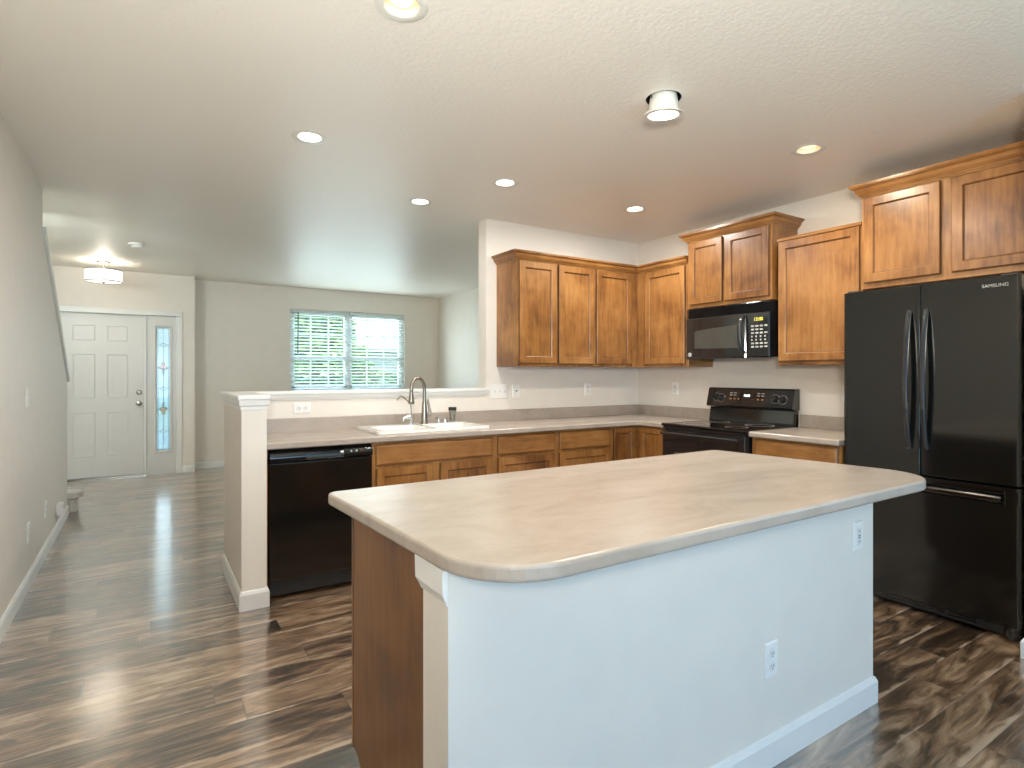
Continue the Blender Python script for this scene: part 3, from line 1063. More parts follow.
cab_door(c, -0.880, -0.645, 0.125, 0.862, -BD - 0.02, fw=0.048)
dr = cab_door(c, 0.645, 0.905, 0.125, 0.862, -BD - 0.02, fw=0.048)
dr.rotation_euler = (0, 0, HP)
c = thing('base_cabinet', 'maple base cabinet with one drawer between the range and the refrigerator', 'cabinet', (0, -1.702, 0), HP, G_BASE)
base_box(c, 0.608)
drawer_front(c, 0.026, 0.588, 0.722, 0.860, -BD - 0.02)
cab_door(c, 0.026, 0.588, 0.125, 0.702, -BD - 0.02)
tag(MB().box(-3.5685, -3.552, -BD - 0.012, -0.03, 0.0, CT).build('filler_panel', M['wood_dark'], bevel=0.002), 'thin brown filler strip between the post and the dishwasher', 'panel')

# worktops
CF = -0.648
ct = thing('countertop', 'long beige laminate worktop with the sink, running into the corner beside the range', 'countertop', (0, 0, 0.876), 0, 'beige laminate worktops')
outer = [(-3.568, CF), (-0.665, CF), (-0.652, CF - 0.004), (-0.648, CF - 0.016), (-0.648, -0.9265), (-0.004, -0.9265), (-0.004, -0.004), (-3.568, -0.004)]
hole = rrect(-2.835, -2.070, -0.545, -0.185, 0.03, 4)
MB().sheet(outer, [hole], 0.0, 0.038).build('worktop', M['laminate'], ct, bevel=0.008, seg=3)
mb = MB()
mb.prism([(-0.004, 0.038), (-0.022, 0.038), (-0.022, 0.126), (-0.016, 0.130), (-0.004, 0.130)], 'x', -3.568, -0.004)
mb.build('backsplash', M['laminate'], ct)
MB().prism([(-0.004, 0.038), (-0.022, 0.038), (-0.022, 0.126), (-0.016, 0.130), (-0.004, 0.130)], 'y', -0.9265, -0.022).build('backsplash', M['laminate'], ct)
ct2 = thing('countertop', 'short beige laminate worktop between the range and the refrigerator', 'countertop', (0, -1.702, 0.876), HP, 'beige laminate worktops')
MB().box(0, 0.614, CF, -0.004, 0.0, 0.038).build('worktop', M['laminate'], ct2, bevel=0.010, seg=3)
MB().prism([(-0.004, 0.038), (-0.022, 0.038), (-0.022, 0.126), (-0.016, 0.130), (-0.004, 0.130)], 'x', 0, 0.614).build('backsplash', M['laminate'], ct2)

# sink
sk = thing('sink', 'white double bowl drop-in sink in the beige worktop', 'sink', (-2.4525, -0.325, 0.914))
W2, D2 = 0.4225, 0.235


def lift(loop, z):
    return [(p[0], p[1], z) for p in loop]


o1 = rrect(-W2, W2, -D2, D2, 0.03, 6)
bowls = [rrect(-0.370, -0.020, -0.200, 0.128, 0.05, 6), rrect(0.020, 0.370, -0.200, 0.128, 0.05, 6)]
MB().sheet(o1, bowls, 0.001, 0.022).build('rim', M['porcelain'], sk, bevel=0.006, seg=3)
for q, (x0, x1) in enumerate(((-0.370, -0.020), (0.020, 0.370))):
    mb = MB()
    rs = []
    for ins, z in ((0.0, 0.012), (0.004, 0.0), (0.012, -0.10), (0.04, -0.155), (0.12, -0.165)):
        rs.append(lift(rrect(x0 + ins, x1 - ins, -0.200 + ins, 0.128 - ins, max(0.05 - ins * 0.2, 0.02), 6), z))
    mb.rings(rs, False, True)
    bowl = mb.build('bowl', M['porcelain'], sk, smooth=True)
    MB().lathe([(0.038, -0.164), (0.038, -0.161), (0.02, -0.162)], ((x0 + x1) / 2, -0.036, 0), 20).build('drain', M['chrome'], bowl)

# faucet on the sink deck
fz = 0.9365
fx, fy = -2.372, -0.150
fa = thing('faucet', 'tall brushed nickel gooseneck faucet behind the white sink', 'faucet', (fx, fy, fz))
MB().lathe([(0.030, 0), (0.030, 0.006), (0.026, 0.012), (0.0235, 0.05), (0.020, 0.11), (0.0165, 0.16), (0.0145, 0.17)], seg=20).build('faucet_body', M['nickel'], fa, smooth=True)
dx, dy = -0.94, -0.34
pts = [(0, 0, 0.165), (0, 0, 0.22), (0, 0, 0.262)]
R = 0.066
for k in range(1, 13):
    a = PI * k / 12 * 0.97
    s_ = R * (1 - math.cos(a))
    pts.append((dx * s_, dy * s_, 0.262 + R * 1.22 * math.sin(a)))
lx, ly, lz = pts[-1]
pts.append((lx, ly, lz - 0.018))
MB().tube(pts, 0.0128, 12).build('gooseneck', M['nickel'], fa, smooth=True)
MB().tube([(lx, ly, lz - 0.016), (lx, ly, lz - 0.026)], 0.0110, 12).build('hose_collar', M['black_matt'], fa, smooth=True)
MB().lathe([(0.0125, 0), (0.015, -0.02), (0.020, -0.06), (0.024, -0.085), (0.022, -0.092)], (lx, ly, lz - 0.024), 18).build('spray_head', M['nickel'], fa, smooth=True)
hb = MB().tube([(0.012, 0, 0.055), (0.036, -0.004, 0.072)], [0.017, 0.015], 12).build('handle_hub', M['nickel'], fa, smooth=True)
MB().tube([(0.040, -0.004, 0.062), (0.046, -0.004, 0.085), (0.040, -0.002, 0.12), (0.030, 0.0, 0.165), (0.029, 0, 0.185)], [0.014, 0.012, 0.0085, 0.0085, 0.006], 10).build('handle', M['nickel'], hb, smooth=True)
# filtered water tap standing left of the faucet
wt = thing('filter_tap', 'small drinking water tap with a thin nickel stem and curved spout', 'tap', (-2.474, -0.140, fz))
MB().lathe([(0.022, 0), (0.022, 0.006), (0.015, 0.012), (0.015, 0.060), (0.017, 0.066), (0.010, 0.074)], seg=16).build('tap_body', M['chrome'], wt, smooth=True)
MB().tube([(0, 0, 0.05), (-0.030, 0, 0.052), (-0.058, 0, 0.046), (-0.064, 0, 0.020)], [0.020, 0.019, 0.012, 0.008], 10).build('tap_handle', M['chrome'], wt, smooth=True)
pts = [(0, 0, 0.07), (0, 0, 0.12), (-0.004, 0, 0.150), (-0.035, 0, 0.180), (-0.070, 0, 0.209), (-0.082, 0, 0.210), (-0.098, 0, 0.195), (-0.112, 0, 0.180)]
MB().tube(pts, 0.0048, 8).build('spout', M['nickel'], wt, smooth=True)
# air gap and knob
ag = thing('soap_pump', 'short chrome pump knob beside the gooseneck faucet', 'soap pump', (-2.250, -0.150, fz))
MB().lathe([(0.019, 0), (0.019, 0.006), (0.012, 0.012), (0.011, 0.024), (0.016, 0.028), (0.016, 0.040), (0.008, 0.046)], seg=16).build('pump_collar', M['chrome'], ag, smooth=True)
MB().tube([(0, 0, 0.038), (-0.018, -0.006, 0.042), (-0.034, -0.012, 0.036)], [0.009, 0.007, 0.006], 8).build('pump_nozzle', M['nickel'], ag, smooth=True)
ag = thing('sprayer_holder', 'squat chrome hole cover between the pump knob and the black-capped bottle', 'hole cover', (-2.197, -0.150, fz))
MB().lathe([(0.019, 0), (0.019, 0.012), (0.016, 0.020), (0.017, 0.028), (0.010, 0.034)], seg=16).build('cover', M['chrome'], ag, smooth=True)
bt = thing('bottle', 'small clear bottle with a black cap on the sink deck', 'bottle', (-2.130, -0.140, fz))
MB().lathe([(0.020, 0.0), (0.022, 0.004), (0.023, 0.05), (0.028, 0.085), (0.031, 0.092), (0.029, 0.092), (0.026, 0.084), (0.020, 0.05), (0.018, 0.006)], seg=18, cap1=False).build('bottle_body', M['glass_bottle'], bt, smooth=True)
MB().lathe([(0.031, 0.092), (0.032, 0.094), (0.032, 0.112), (0.029, 0.116)], seg=18).build('cap', M['cap'], bt, smooth=True)

# dishwasher
dw = thing('dishwasher', 'black dishwasher between the white post and the sink cabinet', 'dishwasher', (-3.549, 0, 0))
DWW = 0.612
MB().box(0.006, DWW - 0.004, -0.575, -0.03, 0.10, 0.868).build('tub_box', M['black_matt'], dw)
prof = [(-0.575, 0.105), (-0.618, 0.105), (-0.622, 0.110), (-0.622, 0.788), (-0.617, 0.793), (-0.575, 0.793)]
MB().prism(prof, 'x', 0.004, DWW - 0.002).build('door', M['black_satin'], dw, bevel=0.003)
prof = [(-0.575, 0.797), (-0.624, 0.797), (-0.632, 0.803), (-0.634, 0.815), (-0.629, 0.840), (-0.617, 0.860), (-0.602, 0.866), (-0.575, 0.866)]
pan = MB()
hx0, hx1 = 0.205, 0.428
for xa, xb in ((0.004, hx0), (hx1, DWW - 0.002)):
    pan.prism(prof, 'x', xa, xb)
pan.prism([(-0.575, 0.797), (-0.624, 0.797), (-0.632, 0.803), (-0.634, 0.809), (-0.600, 0.812), (-0.596, 0.838), (-0.6285, 0.842), (-0.617, 0.860), (-0.602, 0.866), (-0.575, 0.866)], 'x', hx0, hx1)
pan = pan.build('control_panel', M['black_satin'], dw, smooth=True)
MB().prism([(-0.634, 0.808), (-0.618, 0.811), (-0.614, 0.826), (-0.610, 0.826), (-0.610, 0.806)], 'x', hx0 + 0.002, hx1 - 0.002).build('handle', M['bar'], dw)
for k, (x, r) in enumerate(((0.475, 0.007), (0.508, 0.006), (0.540, 0.011), (0.566, 0.004))):
    z = 0.834 if k != 3 else 0.848
    MB().lathe([(r, 0), (r * 0.8, -0.003)], (x, -0.6315 if k != 3 else -0.627, z), 14, 'y').build('button', M['mark'] if k != 2 else M['chrome'], dw)
MB().box(0.006, DWW - 0.004, -0.585, -0.40, 0.012, 0.098).build('kick_plate', M['black_matt'], dw, bevel=0.003)

# range
rg = thing('range', 'black freestanding electric range with a raised control panel', 'range', (0, -0.929, 0), HP)
RW = 0.762
MB().box(0.002, RW - 0.002, -0.620, -0.015, 0.02, 0.898).build('oven_body', M['black'], rg, bevel=0.003)
ckt = MB().prism([(-0.020, 0.899), (-0.650, 0.899), (-0.660, 0.902), (-0.663, 0.908), (-0.660, 0.915), (-0.650, 0.918), (-0.020, 0.918)], 'x', 0.0, RW).build('cooktop', M['black_glass'], rg)
for (x, y, r) in ((0.20, -0.20, 0.075), (0.20, -0.48, 0.10), (0.56, -0.20, 0.10), (0.56, -0.48, 0.075)):
    MB().rings([circle3 for circle3 in ([(x + q * math.cos(2 * PI * k / 32), y + q * math.sin(2 * PI * k / 32), 0.9185) for k in range(32)] for q in (r, r + 0.004))], False, False).build('burner_ring', M['plastic_grey'], ckt)
od = MB().panel(0.006, RW - 0.006, 0.215, 0.872, [(0, -0.620), (0, -0.652), (0.006, -0.658)]).build('oven_door', M['black'], rg)
MB().panel(0.13, RW - 0.13, 0.36, 0.70, [(0, -0.656), (0, -0.660), (0.004, -0.661)]).build('oven_window', M['oven_glass'], od)
hd = MB()
hd.tube([(0.03, -0.700, 0.846), (RW - 0.03, -0.700, 0.846)], 0.0125, 12)
for x in (0.05, RW - 0.05):
    hd.tube([(x, -0.655, 0.846), (x, -0.700, 0.846)], 0.011, 10)
hd.build('oven_handle', M['bar_black'], od, smooth=True)
MB().box(0.004, RW - 0.004, -0.645, -0.618, 0.876, 0.898).build('vent_trim', M['black'], rg, bevel=0.003)
MB().panel(0.006, RW - 0.006, 0.035, 0.205, [(0, -0.62), (0, -0.650), (0.008, -0.658)]).build('storage_drawer', M['black'], rg)
bgp = [(-0.012, 0.918), (-0.085, 0.918), (-0.085, 0.935), (-0.066, 1.035), (-0.012, 1.035)]
MB().prism(bgp, 'x', 0.004, RW - 0.004).build('backguard', M['black_satin'], rg, bevel=0.004)
cp = MB().prism([(-0.012, 1.036), (-0.104, 1.040), (-0.108, 1.052), (-0.074, 1.188), (-0.062, 1.197), (-0.012, 1.197)], 'x', -0.006, RW + 0.006).build('control_panel', M['black'], rg, bevel=0.004)


def on_panel(x, z):
    f = (z - 1.052) / (1.188 - 1.052)
    return (x, -0.108 + 0.034 * f, z)


tilt = -math.atan2(0.034, 0.136)
for kx, kz in ((0.085, 1.118), (0.135, 1.112), (0.620, 1.118), (0.682, 1.114)):
    mb = MB()
    mb.lathe([(0.026, 0.002), (0.026, -0.004), (0.022, -0.008), (0.020, -0.024), (0.017, -0.028)], (0, 0, 0), 20, 'y')
    mb.box(-0.0045, 0.0045, -0.036, -0.026, -0.019, 0.019)
    kn = mb.build('knob', M['black_matt'], cp)
    kn.location = on_panel(kx, kz)
    kn.rotation_euler = (tilt, 0, 0)
    mo = MB().lathe([(0.0335, 0.0004), (0.0335, -0.0012), (0.0350, -0.0012), (0.0350, 0.0004)], (0, 0, 0), 28, 'y', False, False).build('dial_ring', M['mark'], cp)
    mo.location = on_panel(kx, kz)
    mo.rotation_euler = (tilt, 0, 0)


def patch(parent, x, z, w, h, mat, name):
    o = MB().box(-w / 2, w / 2, -0.0018, 0.0004, -h / 2, h / 2).build(name, mat, parent)
    o.location = on_panel(x, z)
    o.rotation_euler = (tilt, 0, 0)
    return o


patch(cp, 0.375, 1.128, 0.135, 0.060, M['black_glass'], 'display_window')
ck = text('12:00', cp, M['clock'], (0, 0, 0), (0, 0, 0), 0.026, 'clock_digits')
ck.location = Vector(on_panel(0.372, 1.136)) + Vector((0, -0.0025, 0))
ck.rotation_euler = (PI / 2 + tilt, 0, 0)
for x in (0.225, 0.262, 0.475, 0.512):
    for z in (0.012, 0.030):
        patch(cp, x, 1.125 + z, 0.024, 0.006, M['mark'], 'printed_label')
patch(cp, 0.17, 1.125, 0.010, 0.008, M['mark'], 'printed_label')
for x in (0.225, 0.262, 0.300, 0.430, 0.475, 0.512):
    patch(cp, x, 1.108, 0.016, 0.010, M['mark_red'], 'touch_button')

# microwave
mw = thing('microwave', 'black over-the-range microwave under the raised wall cabinet', 'microwave', (0, -0.915, 0), HP)
MZ0, MZ1, MF = 1.430, 1.850, -0.345
MB().box(0.002, 0.758, MF + 0.022, -0.004, MZ0 + 0.004, MZ1 - 0.002).build('case', M['black'], mw, bevel=0.004)
mb = MB()
for k in range(5):
    z = 1.768 + k * 0.0158
    mb.prism([(MF + 0.024, z), (MF - 0.004, z), (MF - 0.008, z + 0.003), (MF + 0.004, z + 0.012), (MF + 0.024, z + 0.012)], 'x', 0.004, 0.756)
mb.build('vent_grille', M['black'], mw)
md = MB().panel(0.003, 0.565, MZ0, 1.764, [(0, MF + 0.022), (0, MF - 0.008), (0.008, MF - 0.014)]).build('door', M['black'], mw)
wp = []
for k in range(13):
    x = 0.092 + (0.492 - 0.092) * k / 12
    wp.append((x, 1.655 + 0.028 * (k / 12) ** 0.6))
win_p = [(0.092, 1.516), (0.492, 1.508)] + wp[::-1]
MB().prism(win_p, 'y', MF - 0.0155, MF - 0.012).build('door_window', M['oven_glass'], md)
hp = [(0.552, MF - 0.016, 1.742), (0.549, MF - 0.040, 1.725), (0.546, MF - 0.056, 1.66), (0.546, MF - 0.058, 1.58), (0.549, MF - 0.048, 1.50), (0.553, MF - 0.016, 1.465)]
MB().tube(hp, [0.016, 0.017, 0.015, 0.015, 0.017, 0.017], 12).build('handle', M['bar_black'], md, smooth=True)
mp_ = MB().panel(0.570, 0.759, MZ0, 1.764, [(0, MF + 0.022), (0, MF - 0.006), (0.010, MF - 0.014)]).build('control_panel', M['black'], mw)
MB().box(0.610, 0.735, MF - 0.0155, MF - 0.013, 1.690, 1.735).build('display_window', M['black_glass'], mp_)
ck = text('12:00', mp_, M['clock_green'], (0.672, MF - 0.0165, 1.7125), (PI / 2, 0, 0), 0.034, 'clock_digits')
mb = MB()
for r in range(7):
    for q in range(4):
        x = 0.612 + q * 0.036
        z = 1.665 - r * 0.0255
        if r in (1,) and q == 3:
            continue
        mb.box(x, x + (0.024 if r not in (3, 4) else 0.012), MF - 0.0155, MF - 0.013, z - 0.0075, z + 0.0045)
mb.build('keypad', M['mark'], mp_)
lg = MB().lathe([(0.017, 0), (0.017, -0.003)], (0.045, MF - 0.0135, 1.468), 24, 'y').build('logo', M['mark'], md)
text('GE', lg, M['black_matt'], (0.045, MF - 0.0168, 1.468), (PI / 2, 0, 0), 0.015, 'lettering', 0.0003)

# refrigerator
fr = thing('refrigerator', 'tall black french door refrigerator with a freezer drawer', 'refrigerator', (0, -2.318, 0), HP)
FW, FF = 0.834, -0.600
MB().box(0.006, FW - 0.006, FF + 0.095, -0.025, 0.045, 1.775).build('case', M['black_matt'], fr, bevel=0.006)


def fdoor(name, x0, x1, z0, z1, rl=0.016, rr=0.016):
    return MB().prism(rrect(x0, x1, FF, FF + 0.088, [rl, rr, 0.004, 0.004], 5), 'z', z0, z1).build(name, M['black_satin'], fr, bevel=0.003)


d1 = fdoor('door', 0.0, 0.4065, 0.764, 1.795, rr=0.005)
d2 = fdoor('door', 0.4115, FW, 0.764, 1.795, rl=0.005)
MB().box(0.4068, 0.4112, FF + 0.012, FF + 0.08, 0.77, 1.79).build('gap_shade_strip', M['cap'], fr)  # black strip paints in the shade of the gap between the doors
fz1 = MB()
fz1.prism(rrect(0.0, FW, FF, FF + 0.088, [0.016, 0.016, 0.004, 0.004], 5), 'z', 0.072, 0.668)
fz1.prism(rrect(0.0, FW, FF + 0.040, FF + 0.088, 0.004, 3), 'z', 0.668, 0.735)
fz1.prism(rrect(0.0, FW, FF, FF + 0.088, [0.016, 0.016, 0.004, 0.004], 5), 'z', 0.735, 0.753)
for x0, x1 in ((0.0, 0.05), (0.765, FW)):
    fz1.prism(rrect(x0, x1, FF, FF + 0.088, 0.010, 4), 'z', 0.668, 0.735)
fz1 = fz1.build('freezer_drawer', M['black_satin'], fr)
MB().prism([(FF - 0.006, 0.676), (FF - 0.016, 0.684), (FF - 0.016, 0.700), (FF - 0.006, 0.708), (FF + 0.004, 0.706), (FF + 0.004, 0.678)], 'x', 0.055, 0.760).build('freezer_handle', M['bar'], fz1, bevel=0.002)
for dd, x in ((d1, 0.358), (d2, 0.440)):
    pts = []
    for k in range(15):
        f = k / 14
        z = 0.905 + (1.660 - 0.905) * f
        b_ = math.sin(PI * f) ** 0.75
        pts.append((x, FF - 0.010 - 0.048 * b_, z))
    mb = MB()
    rs = []
    for (px, py, pz), k in zip(pts, range(15)):
        w = 0.0125
        rs.append([(px - w, py + 0.010, pz), (px - w, py - 0.004, pz), (px - w * 0.4, py - 0.009, pz), (px + w * 0.4, py - 0.009, pz), (px + w, py - 0.004, pz), (px + w, py + 0.010, pz)])
    mb.rings(rs)
    for z in (0.91, 1.648):
        mb.box(x - 0.011, x + 0.011, FF - 0.020, FF + 0.002, z - 0.010, z + 0.014)
    mb.build('handle', M['bar_black'], dd, bevel=0.002)
text('SAMSUNG', d2, M['mark'], (0.735, FF - 0.0012, 1.750), (PI / 2, 0, 0), 0.0235, 'logo_lettering', 0.0008)
gr = MB().box(0.02, FW - 0.07, FF + 0.055, FF + 0.10, 0.010, 0.068).build('toe_grille', M['black_matt'], fr, bevel=0.003)
mb = MB()
for x0, x1 in ((0.06, 0.22), (0.24, 0.36), (0.38, 0.50), (0.52, 0.64)):
    for z in (0.028, 0.042):
        mb.box(x0, x1, FF + 0.050, FF + 0.056, z, z + 0.005)
mb.build('grille_bars', M['bar'], gr)
for x in (0.055, FW - 0.045):
    MB().lathe([(0.030, 0.0), (0.036, 0.01), (0.036, 0.040), (0.030, 0.066)], (x, FF + 0.062, 0), 20).build('foot_cover', M['black'], fr, smooth=True)
for x in (0.05, FW - 0.05):
    MB().box(x - 0.035, x + 0.035, FF + 0.02, FF + 0.18, 1.776, 1.806).build('hinge_cover', M['black_matt'], fr, bevel=0.004)

# ---------------------------------------------------------------- island
IX0, IX1, IY0, IYW, IY1 = -3.583, -1.698, -2.312, -2.866, -3.002
isl = thing('kitchen_island', 'kitchen island base with a pale blue-white knee wall and brown wood end panel', 'kitchen island', ((IX0 + IX1) / 2, (IY0 + IY1) / 2, 0))
ox, oy = (IX0 + IX1) / 2, (IY0 + IY1) / 2


def L(x, y):
    return x - ox, y - oy


a0, b0 = L(IX0, IYW)
a1, b1 = L(IX1, IY0)
# end panels with a toe notch, cabinet box, doors on the kitchen side
pr_ = [(b0, 0.0), (b1 - 0.07, 0.0), (b1 - 0.07, 0.075), (b1 - 0.045, 0.098), (b1 - 0.004, 0.105), (b1 - 0.004, 0.874), (b0, 0.874)]
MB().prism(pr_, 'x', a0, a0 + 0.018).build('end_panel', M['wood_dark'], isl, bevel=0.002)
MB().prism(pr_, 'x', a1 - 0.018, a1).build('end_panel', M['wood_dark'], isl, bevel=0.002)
MB().box(a0 + 0.019, a1 - 0.019, b0 + 0.001, b1 - 0.004, 0.105, 0.874).build('cabinet_box', M['wood'], isl)
MB().box(a0 + 0.019, a1 - 0.019, b0 + 0.001, b1 - 0.07, 0.0, 0.105).build('toe_kick', M['toe'], isl)
MB().box(a0 - 0.002, a0 + 0.036, b1 - 0.004, b1 + 0.012, 0.105, 0.874).build('face_stile', M['wood'], isl, bevel=0.002)
n_d = 4
for k in range(n_d):
    w = (a1 - a0 - 0.10) / n_d
    x0 = a0 + 0.05 + k * w
    dd = MB().panel(x0 + 0.008, x0 + w - 0.008, 0.125, 0.855, [(0, -(b1 - 0.004)), (0, -(b1 + 0.012)), (0.004, -(b1 + 0.016)), (0.05, -(b1 + 0.016)), (0.056, -(b1 + 0.006))]).build('door', M['wood'], isl)
    dd.data.transform(Matrix.Scale(-1, 4, (0, 1, 0)))
    dd.data.flip_normals()
# knee wall
k0, m0 = L(IX0, IY1)
k1, m1 = L(IX1, IYW)
MB().box(k0, k1, m0, m1, 0, 0.874).build('knee_wall', M['wall'], isl)
pf = [(0, 0.792), (0.003, 0.793), (0.005, 0.800), (0.013, 0.818), (0.014, 0.874), (0, 0.874)]
MB().sweep([(k0 + 0.015, m1 + 0.004), (k0 - 0.0005, m1 + 0.004), (k0 - 0.0005, m0)], pf).build('cap_moulding', M['trim'], isl)
MB().sweep([(k0, m1), (k0, m0), (k1, m0), (k1, m1)], [(o, z * 1.12) for o, z in BB][::-1]).build('skirting', M['trim'], isl)
it = tag(MB().prism(round_poly([((-3.640, -2.190), 0.035), ((-3.590, -3.188), 0.20), ((-1.512, -3.188), 0.20), ((-1.632, -2.190), 0.05)], 10), 'z', 0.875, 0.914)
         .build('island_countertop', M['laminate'], bevel=0.009, seg=3), 'large beige laminate island top with rounded corners', 'countertop', 'beige laminate worktops')

# ---------------------------------------------------------------- outlets and switches
G_OUT = 'wall outlets'
G_SW = 'wall switches'


def outlet(label, loc, rz, kind='duplex', horiz=False, w=0.072, h=0.116, group=G_OUT, n=1, name='wall_outlet', cat='outlet'):
    t = thing(name, label, cat, loc, rz, group)
    if horiz:
        w, h = h, w
    MB().panel(-w / 2, w / 2, -h / 2, h / 2, [(0, -0.0005), (0, -0.004), (0.004, -0.007)]).build('cover_plate', M['plastic'], t)
    if kind == 'duplex':
        for s in (-1, 1):
            dx_, dz_ = ((0.0, s * 0.021) if not horiz else (s * 0.021, 0.0))
            f = MB().lathe([(0.0165, -0.0065), (0.0165, -0.0085), (0.015, -0.0095)], (dx_, 0, dz_), 20, 'y').build('receptacle', M['plastic_grey'], t)
            mb = MB()
            for q in (-0.0055, 0.0055):
                if horiz:
                    mb.box(dx_ - 0.004, dx_ + 0.004, -0.0102, -0.0092, q - 0.0013, q + 0.0013)
                else:
                    mb.box(q - 0.0013, q + 0.0013, -0.0102, -0.0092, dz_ - 0.002, dz_ + 0.006)
            mb.lathe([(0.0026, -0.0092), (0.0026, -0.0102)], (dx_ if not horiz else dx_ + 0.009, 0, dz_ - (0.008 if not horiz else 0)), 8, 'y')
            mb.build('slots', M['plastic_dark'], f)
    elif kind == 'gfci':
        f = MB().panel(-0.0165, 0.0165, -0.033, 0.033, [(0, -0.0065), (0, -0.009), (0.001, -0.0095)]).build('receptacle', M['plastic_grey'], t)
        mb = MB()
        for z in (-0.02, 0.02):
            for q in (-0.0055, 0.0055):
                mb.box(q - 0.0013, q + 0.0013, -0.0102, -0.0092, z - 0.003, z + 0.005)
        for z in (-0.004, 0.004):
            mb.box(-0.007, 0.007, -0.0106, -0.0092, z - 0.0026, z + 0.0026)
        mb.build('slots', M['plastic_dark'], f)
    elif kind == 'toggle':
        for k in range(n):
            x = (k - (n - 1) / 2) * 0.046
            MB().box(x - 0.005, x + 0.005, -0.0078, -0.0062, -0.012, 0.012).build('switch_slot', M['plastic_grey'], t)
            tg = MB().prism([(-0.007, -0.006), (-0.018, 0.004), (-0.019, 0.010), (-0.007, 0.006)], 'x', x - 0.004, x + 0.004).build('toggle', M['plastic'], t)
    elif kind == 'jack':
        MB().lathe([(0.008, -0.0065), (0.008, -0.011), (0.004, -0.011), (0.004, -0.016)], (0, 0, 0), 14, 'y').build('jack', M['plastic_dark'], t)
    return t


outlet('horizontal white outlet on the half wall above the dishwasher', (-3.227, 0, 1.072), 0, horiz=True)
outlet('wide white switch plate where the half wall ledge ends', (-1.618, 0, 1.163), 0, 'toggle', w=0.165, h=0.122, group=G_SW, n=3, name='wall_switch', cat='switch')
outlet('narrow white wall plate with one jack beside the wide switch plate', (-1.447, 0, 1.165), 0, 'jack', name='wall_plate', cat='wall plate', group='wall plates')
outlet('white outlet on the sink wall below the two-door wall cabinet', (-0.646, 0, 1.168), 0)
outlet('white outlet on the range wall between the corner and the range', (0, -0.490, 1.171), HP)
outlet('white outlet on the range wall half hidden by the refrigerator', (0, -2.035, 1.172), HP)
outlet('white outlet low in the middle of the island knee wall', (-2.385, IY1, 0.355), 0)
outlet('white test-button outlet high on the island knee wall', (-1.822, IY1, 0.682), 0, 'gfci')
# left wall: faces +x
outlet('white switch plate at hand height on the hall wall with the stair edge', (XL, 0.365, 1.165), PI / 2, 'toggle', group=G_SW, name='wall_switch', cat='switch')
outlet('first white outlet on the hall wall, below the switch plate', (XL, 0.42, 0.335), PI / 2)
outlet('second white outlet low on the hall wall, nearer the stairs', (XL, 1.15, 0.335), PI / 2)
nl = thing('plug_box', 'small white box plugged in low near the stair end of the hall wall', 'plug-in device', (XL, 1.80, 0.20))
MB().box(0.0005, 0.045, -0.055, 0.055, -0.045, 0.055).build('case', M['plastic'], nl, bevel=0.008)
MB().lathe([(0.012, 0.045), (0.010, 0.049)], (0, 0, 0.02), 12, 'x').build('button', M['plastic_grey'], nl)

# ---------------------------------------------------------------- ceiling lights
G_L = 'recessed ceiling lights'
for (x, y, lab, warm, watts) in CANS:
    t = thing('recessed_light', lab, 'ceiling light', (x, y, CEIL), 0, G_L)
    MB().lathe([(0.060, 0.012), (0.066, -0.001), (0.090, -0.003), (0.094, -0.0005), (0.060, 0.022)], seg=36, cap0=False, cap1=False).build('trim_ring', M['can_white'], t, smooth=True)
    MB().lathe([(0.0615, 0.012), (0.058, 0.10), (0.058, 0.16)], seg=28, cap0=False).build('baffle', M['can_inner'], t, smooth=True)
    MB().lathe([(0.050, 0.022), (0.054, 0.016), (0.054, 0.014), (0.02, 0.008)] if not warm else [(0.030, 0.085), (0.047, 0.05), (0.050, 0.035), (0.040, 0.018), (0.018, 0.012)], seg=28).build('lamp_lens', M['lens_warm'] if warm else M['lens'], t, smooth=True)
    lamp('can_light', 'AREA', (x, y, CEIL - 0.006), (0, 0, 0), watts, (1.0, 0.98, 0.94) if not warm else (1.0, 0.87, 0.66), shape='DISK', size=0.12)
# lamp hanging loose out of its hole
t = thing('recessed_light', 'white recessed lamp hanging loose below its open hole in the ceiling', 'ceiling light', (HANG[0], HANG[1], CEIL), 0, G_L)
MB().lathe([(0.0815, 0.0), (0.0815, 0.16), (0.02, 0.162)], seg=32, cap0=False).build('housing', M['tin'], t, smooth=True)
fxn = MB().lathe([(0.050, 0.060), (0.060, 0.02), (0.072, -0.062), (0.092, -0.070), (0.094, -0.076), (0.076, -0.079), (0.070, -0.076)], seg=36, cap1=False).build('lamp_shell', M['can_white'], t, smooth=True)
MB().lathe([(0.071, -0.074), (0.068, -0.077), (0.03, -0.080)], seg=32).build('lamp_lens', M['lens'], fxn, smooth=True)
mb = MB()
for sx in (-1, 1):
    mb.tube([(sx * 0.060, 0, 0.01), (sx * 0.074, 0, 0.03), (sx * 0.079, 0.01, 0.07)], 0.002, 6)
    mb.tube([(sx * 0.064, 0.012, -0.01), (sx * 0.076, 0.012, 0.02), (sx * 0.079, 0.02, 0.07)], 0.002, 6)
mb.build('spring_clip', M['tin'], t)
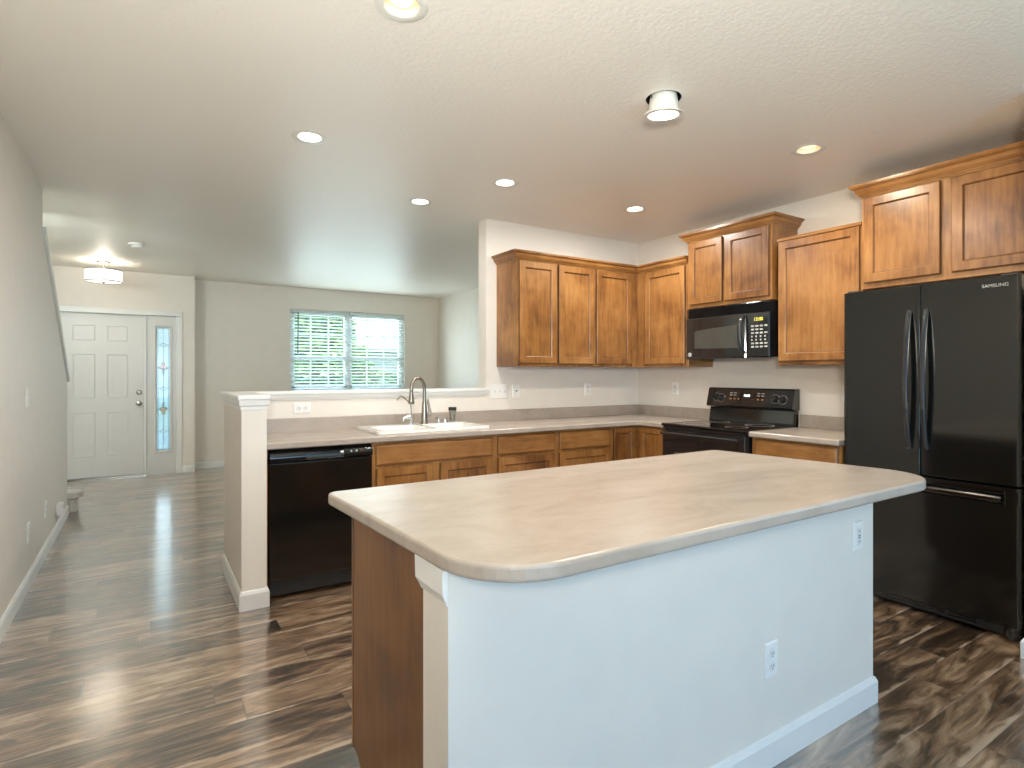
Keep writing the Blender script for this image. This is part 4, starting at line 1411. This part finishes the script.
for ch in (fxn,):
    ch.rotation_euler = (math.radians(5), math.radians(-4), 0)
lamp('can_light', 'AREA', (HANG[0], HANG[1], CEIL - 0.085), (0, 0, 0), 6.9, (1.0, 0.98, 0.92), shape='DISK', size=0.13)
# entry drum light
t = thing('drum_light', 'white drum semi-flush ceiling light hanging in the entry', 'ceiling light', (-4.545, 3.97, CEIL))
MB().lathe([(0.070, 0.0), (0.070, -0.012), (0.062, -0.022), (0.014, -0.024), (0.010, -0.03), (0.010, -0.13)], seg=28).build('canopy_stem', M['nickel'], t, smooth=True)
MB().lathe([(0.178, -0.105), (0.180, -0.105), (0.180, -0.235), (0.178, -0.235)], seg=40, cap0=False, cap1=False).build('drum_shade', M['shade'], t, smooth=True)
for z in (-0.105, -0.235):
    MB().lathe([(0.177, z + 0.005), (0.183, z + 0.005), (0.183, z - 0.005), (0.177, z - 0.005), (0.177, z + 0.005)], seg=40, cap0=False, cap1=False).build('shade_band', M['nickel'], t, smooth=True)
MB().lathe([(0.176, -0.228), (0.176, -0.233), (0.02, -0.238)], seg=40).build('diffuser', M['shade'], t, smooth=True)
MB().lathe([(0.012, -0.236), (0.016, -0.244), (0.008, -0.254)], seg=16).build('finial', M['nickel'], t, smooth=True)
lamp('entry_lamp', 'POINT', (-4.545, 3.97, CEIL - 0.075), (0, 0, 0), 1.7, (1.0, 0.90, 0.76), shadow_soft_size=0.06)
lamp('entry_lamp_down', 'SPOT', (-4.545, 3.97, CEIL - 0.262), (0, 0, 0), 4, (1.0, 0.90, 0.78), spot_size=2.7, spot_blend=0.6, shadow_soft_size=0.17)
# smoke detector
t = thing('smoke_detector', 'small grey-white smoke detector on the hall ceiling', 'smoke detector', (-4.215, 2.69, CEIL))
MB().lathe([(0.070, 0), (0.070, -0.016), (0.062, -0.020)], seg=28).build('base_ring', M['plastic_grey'], t, smooth=True)
MB().lathe([(0.056, -0.019), (0.052, -0.038), (0.03, -0.044)], (0.012, 0, 0), seg=28).build('cover', M['plastic'], t, smooth=True)
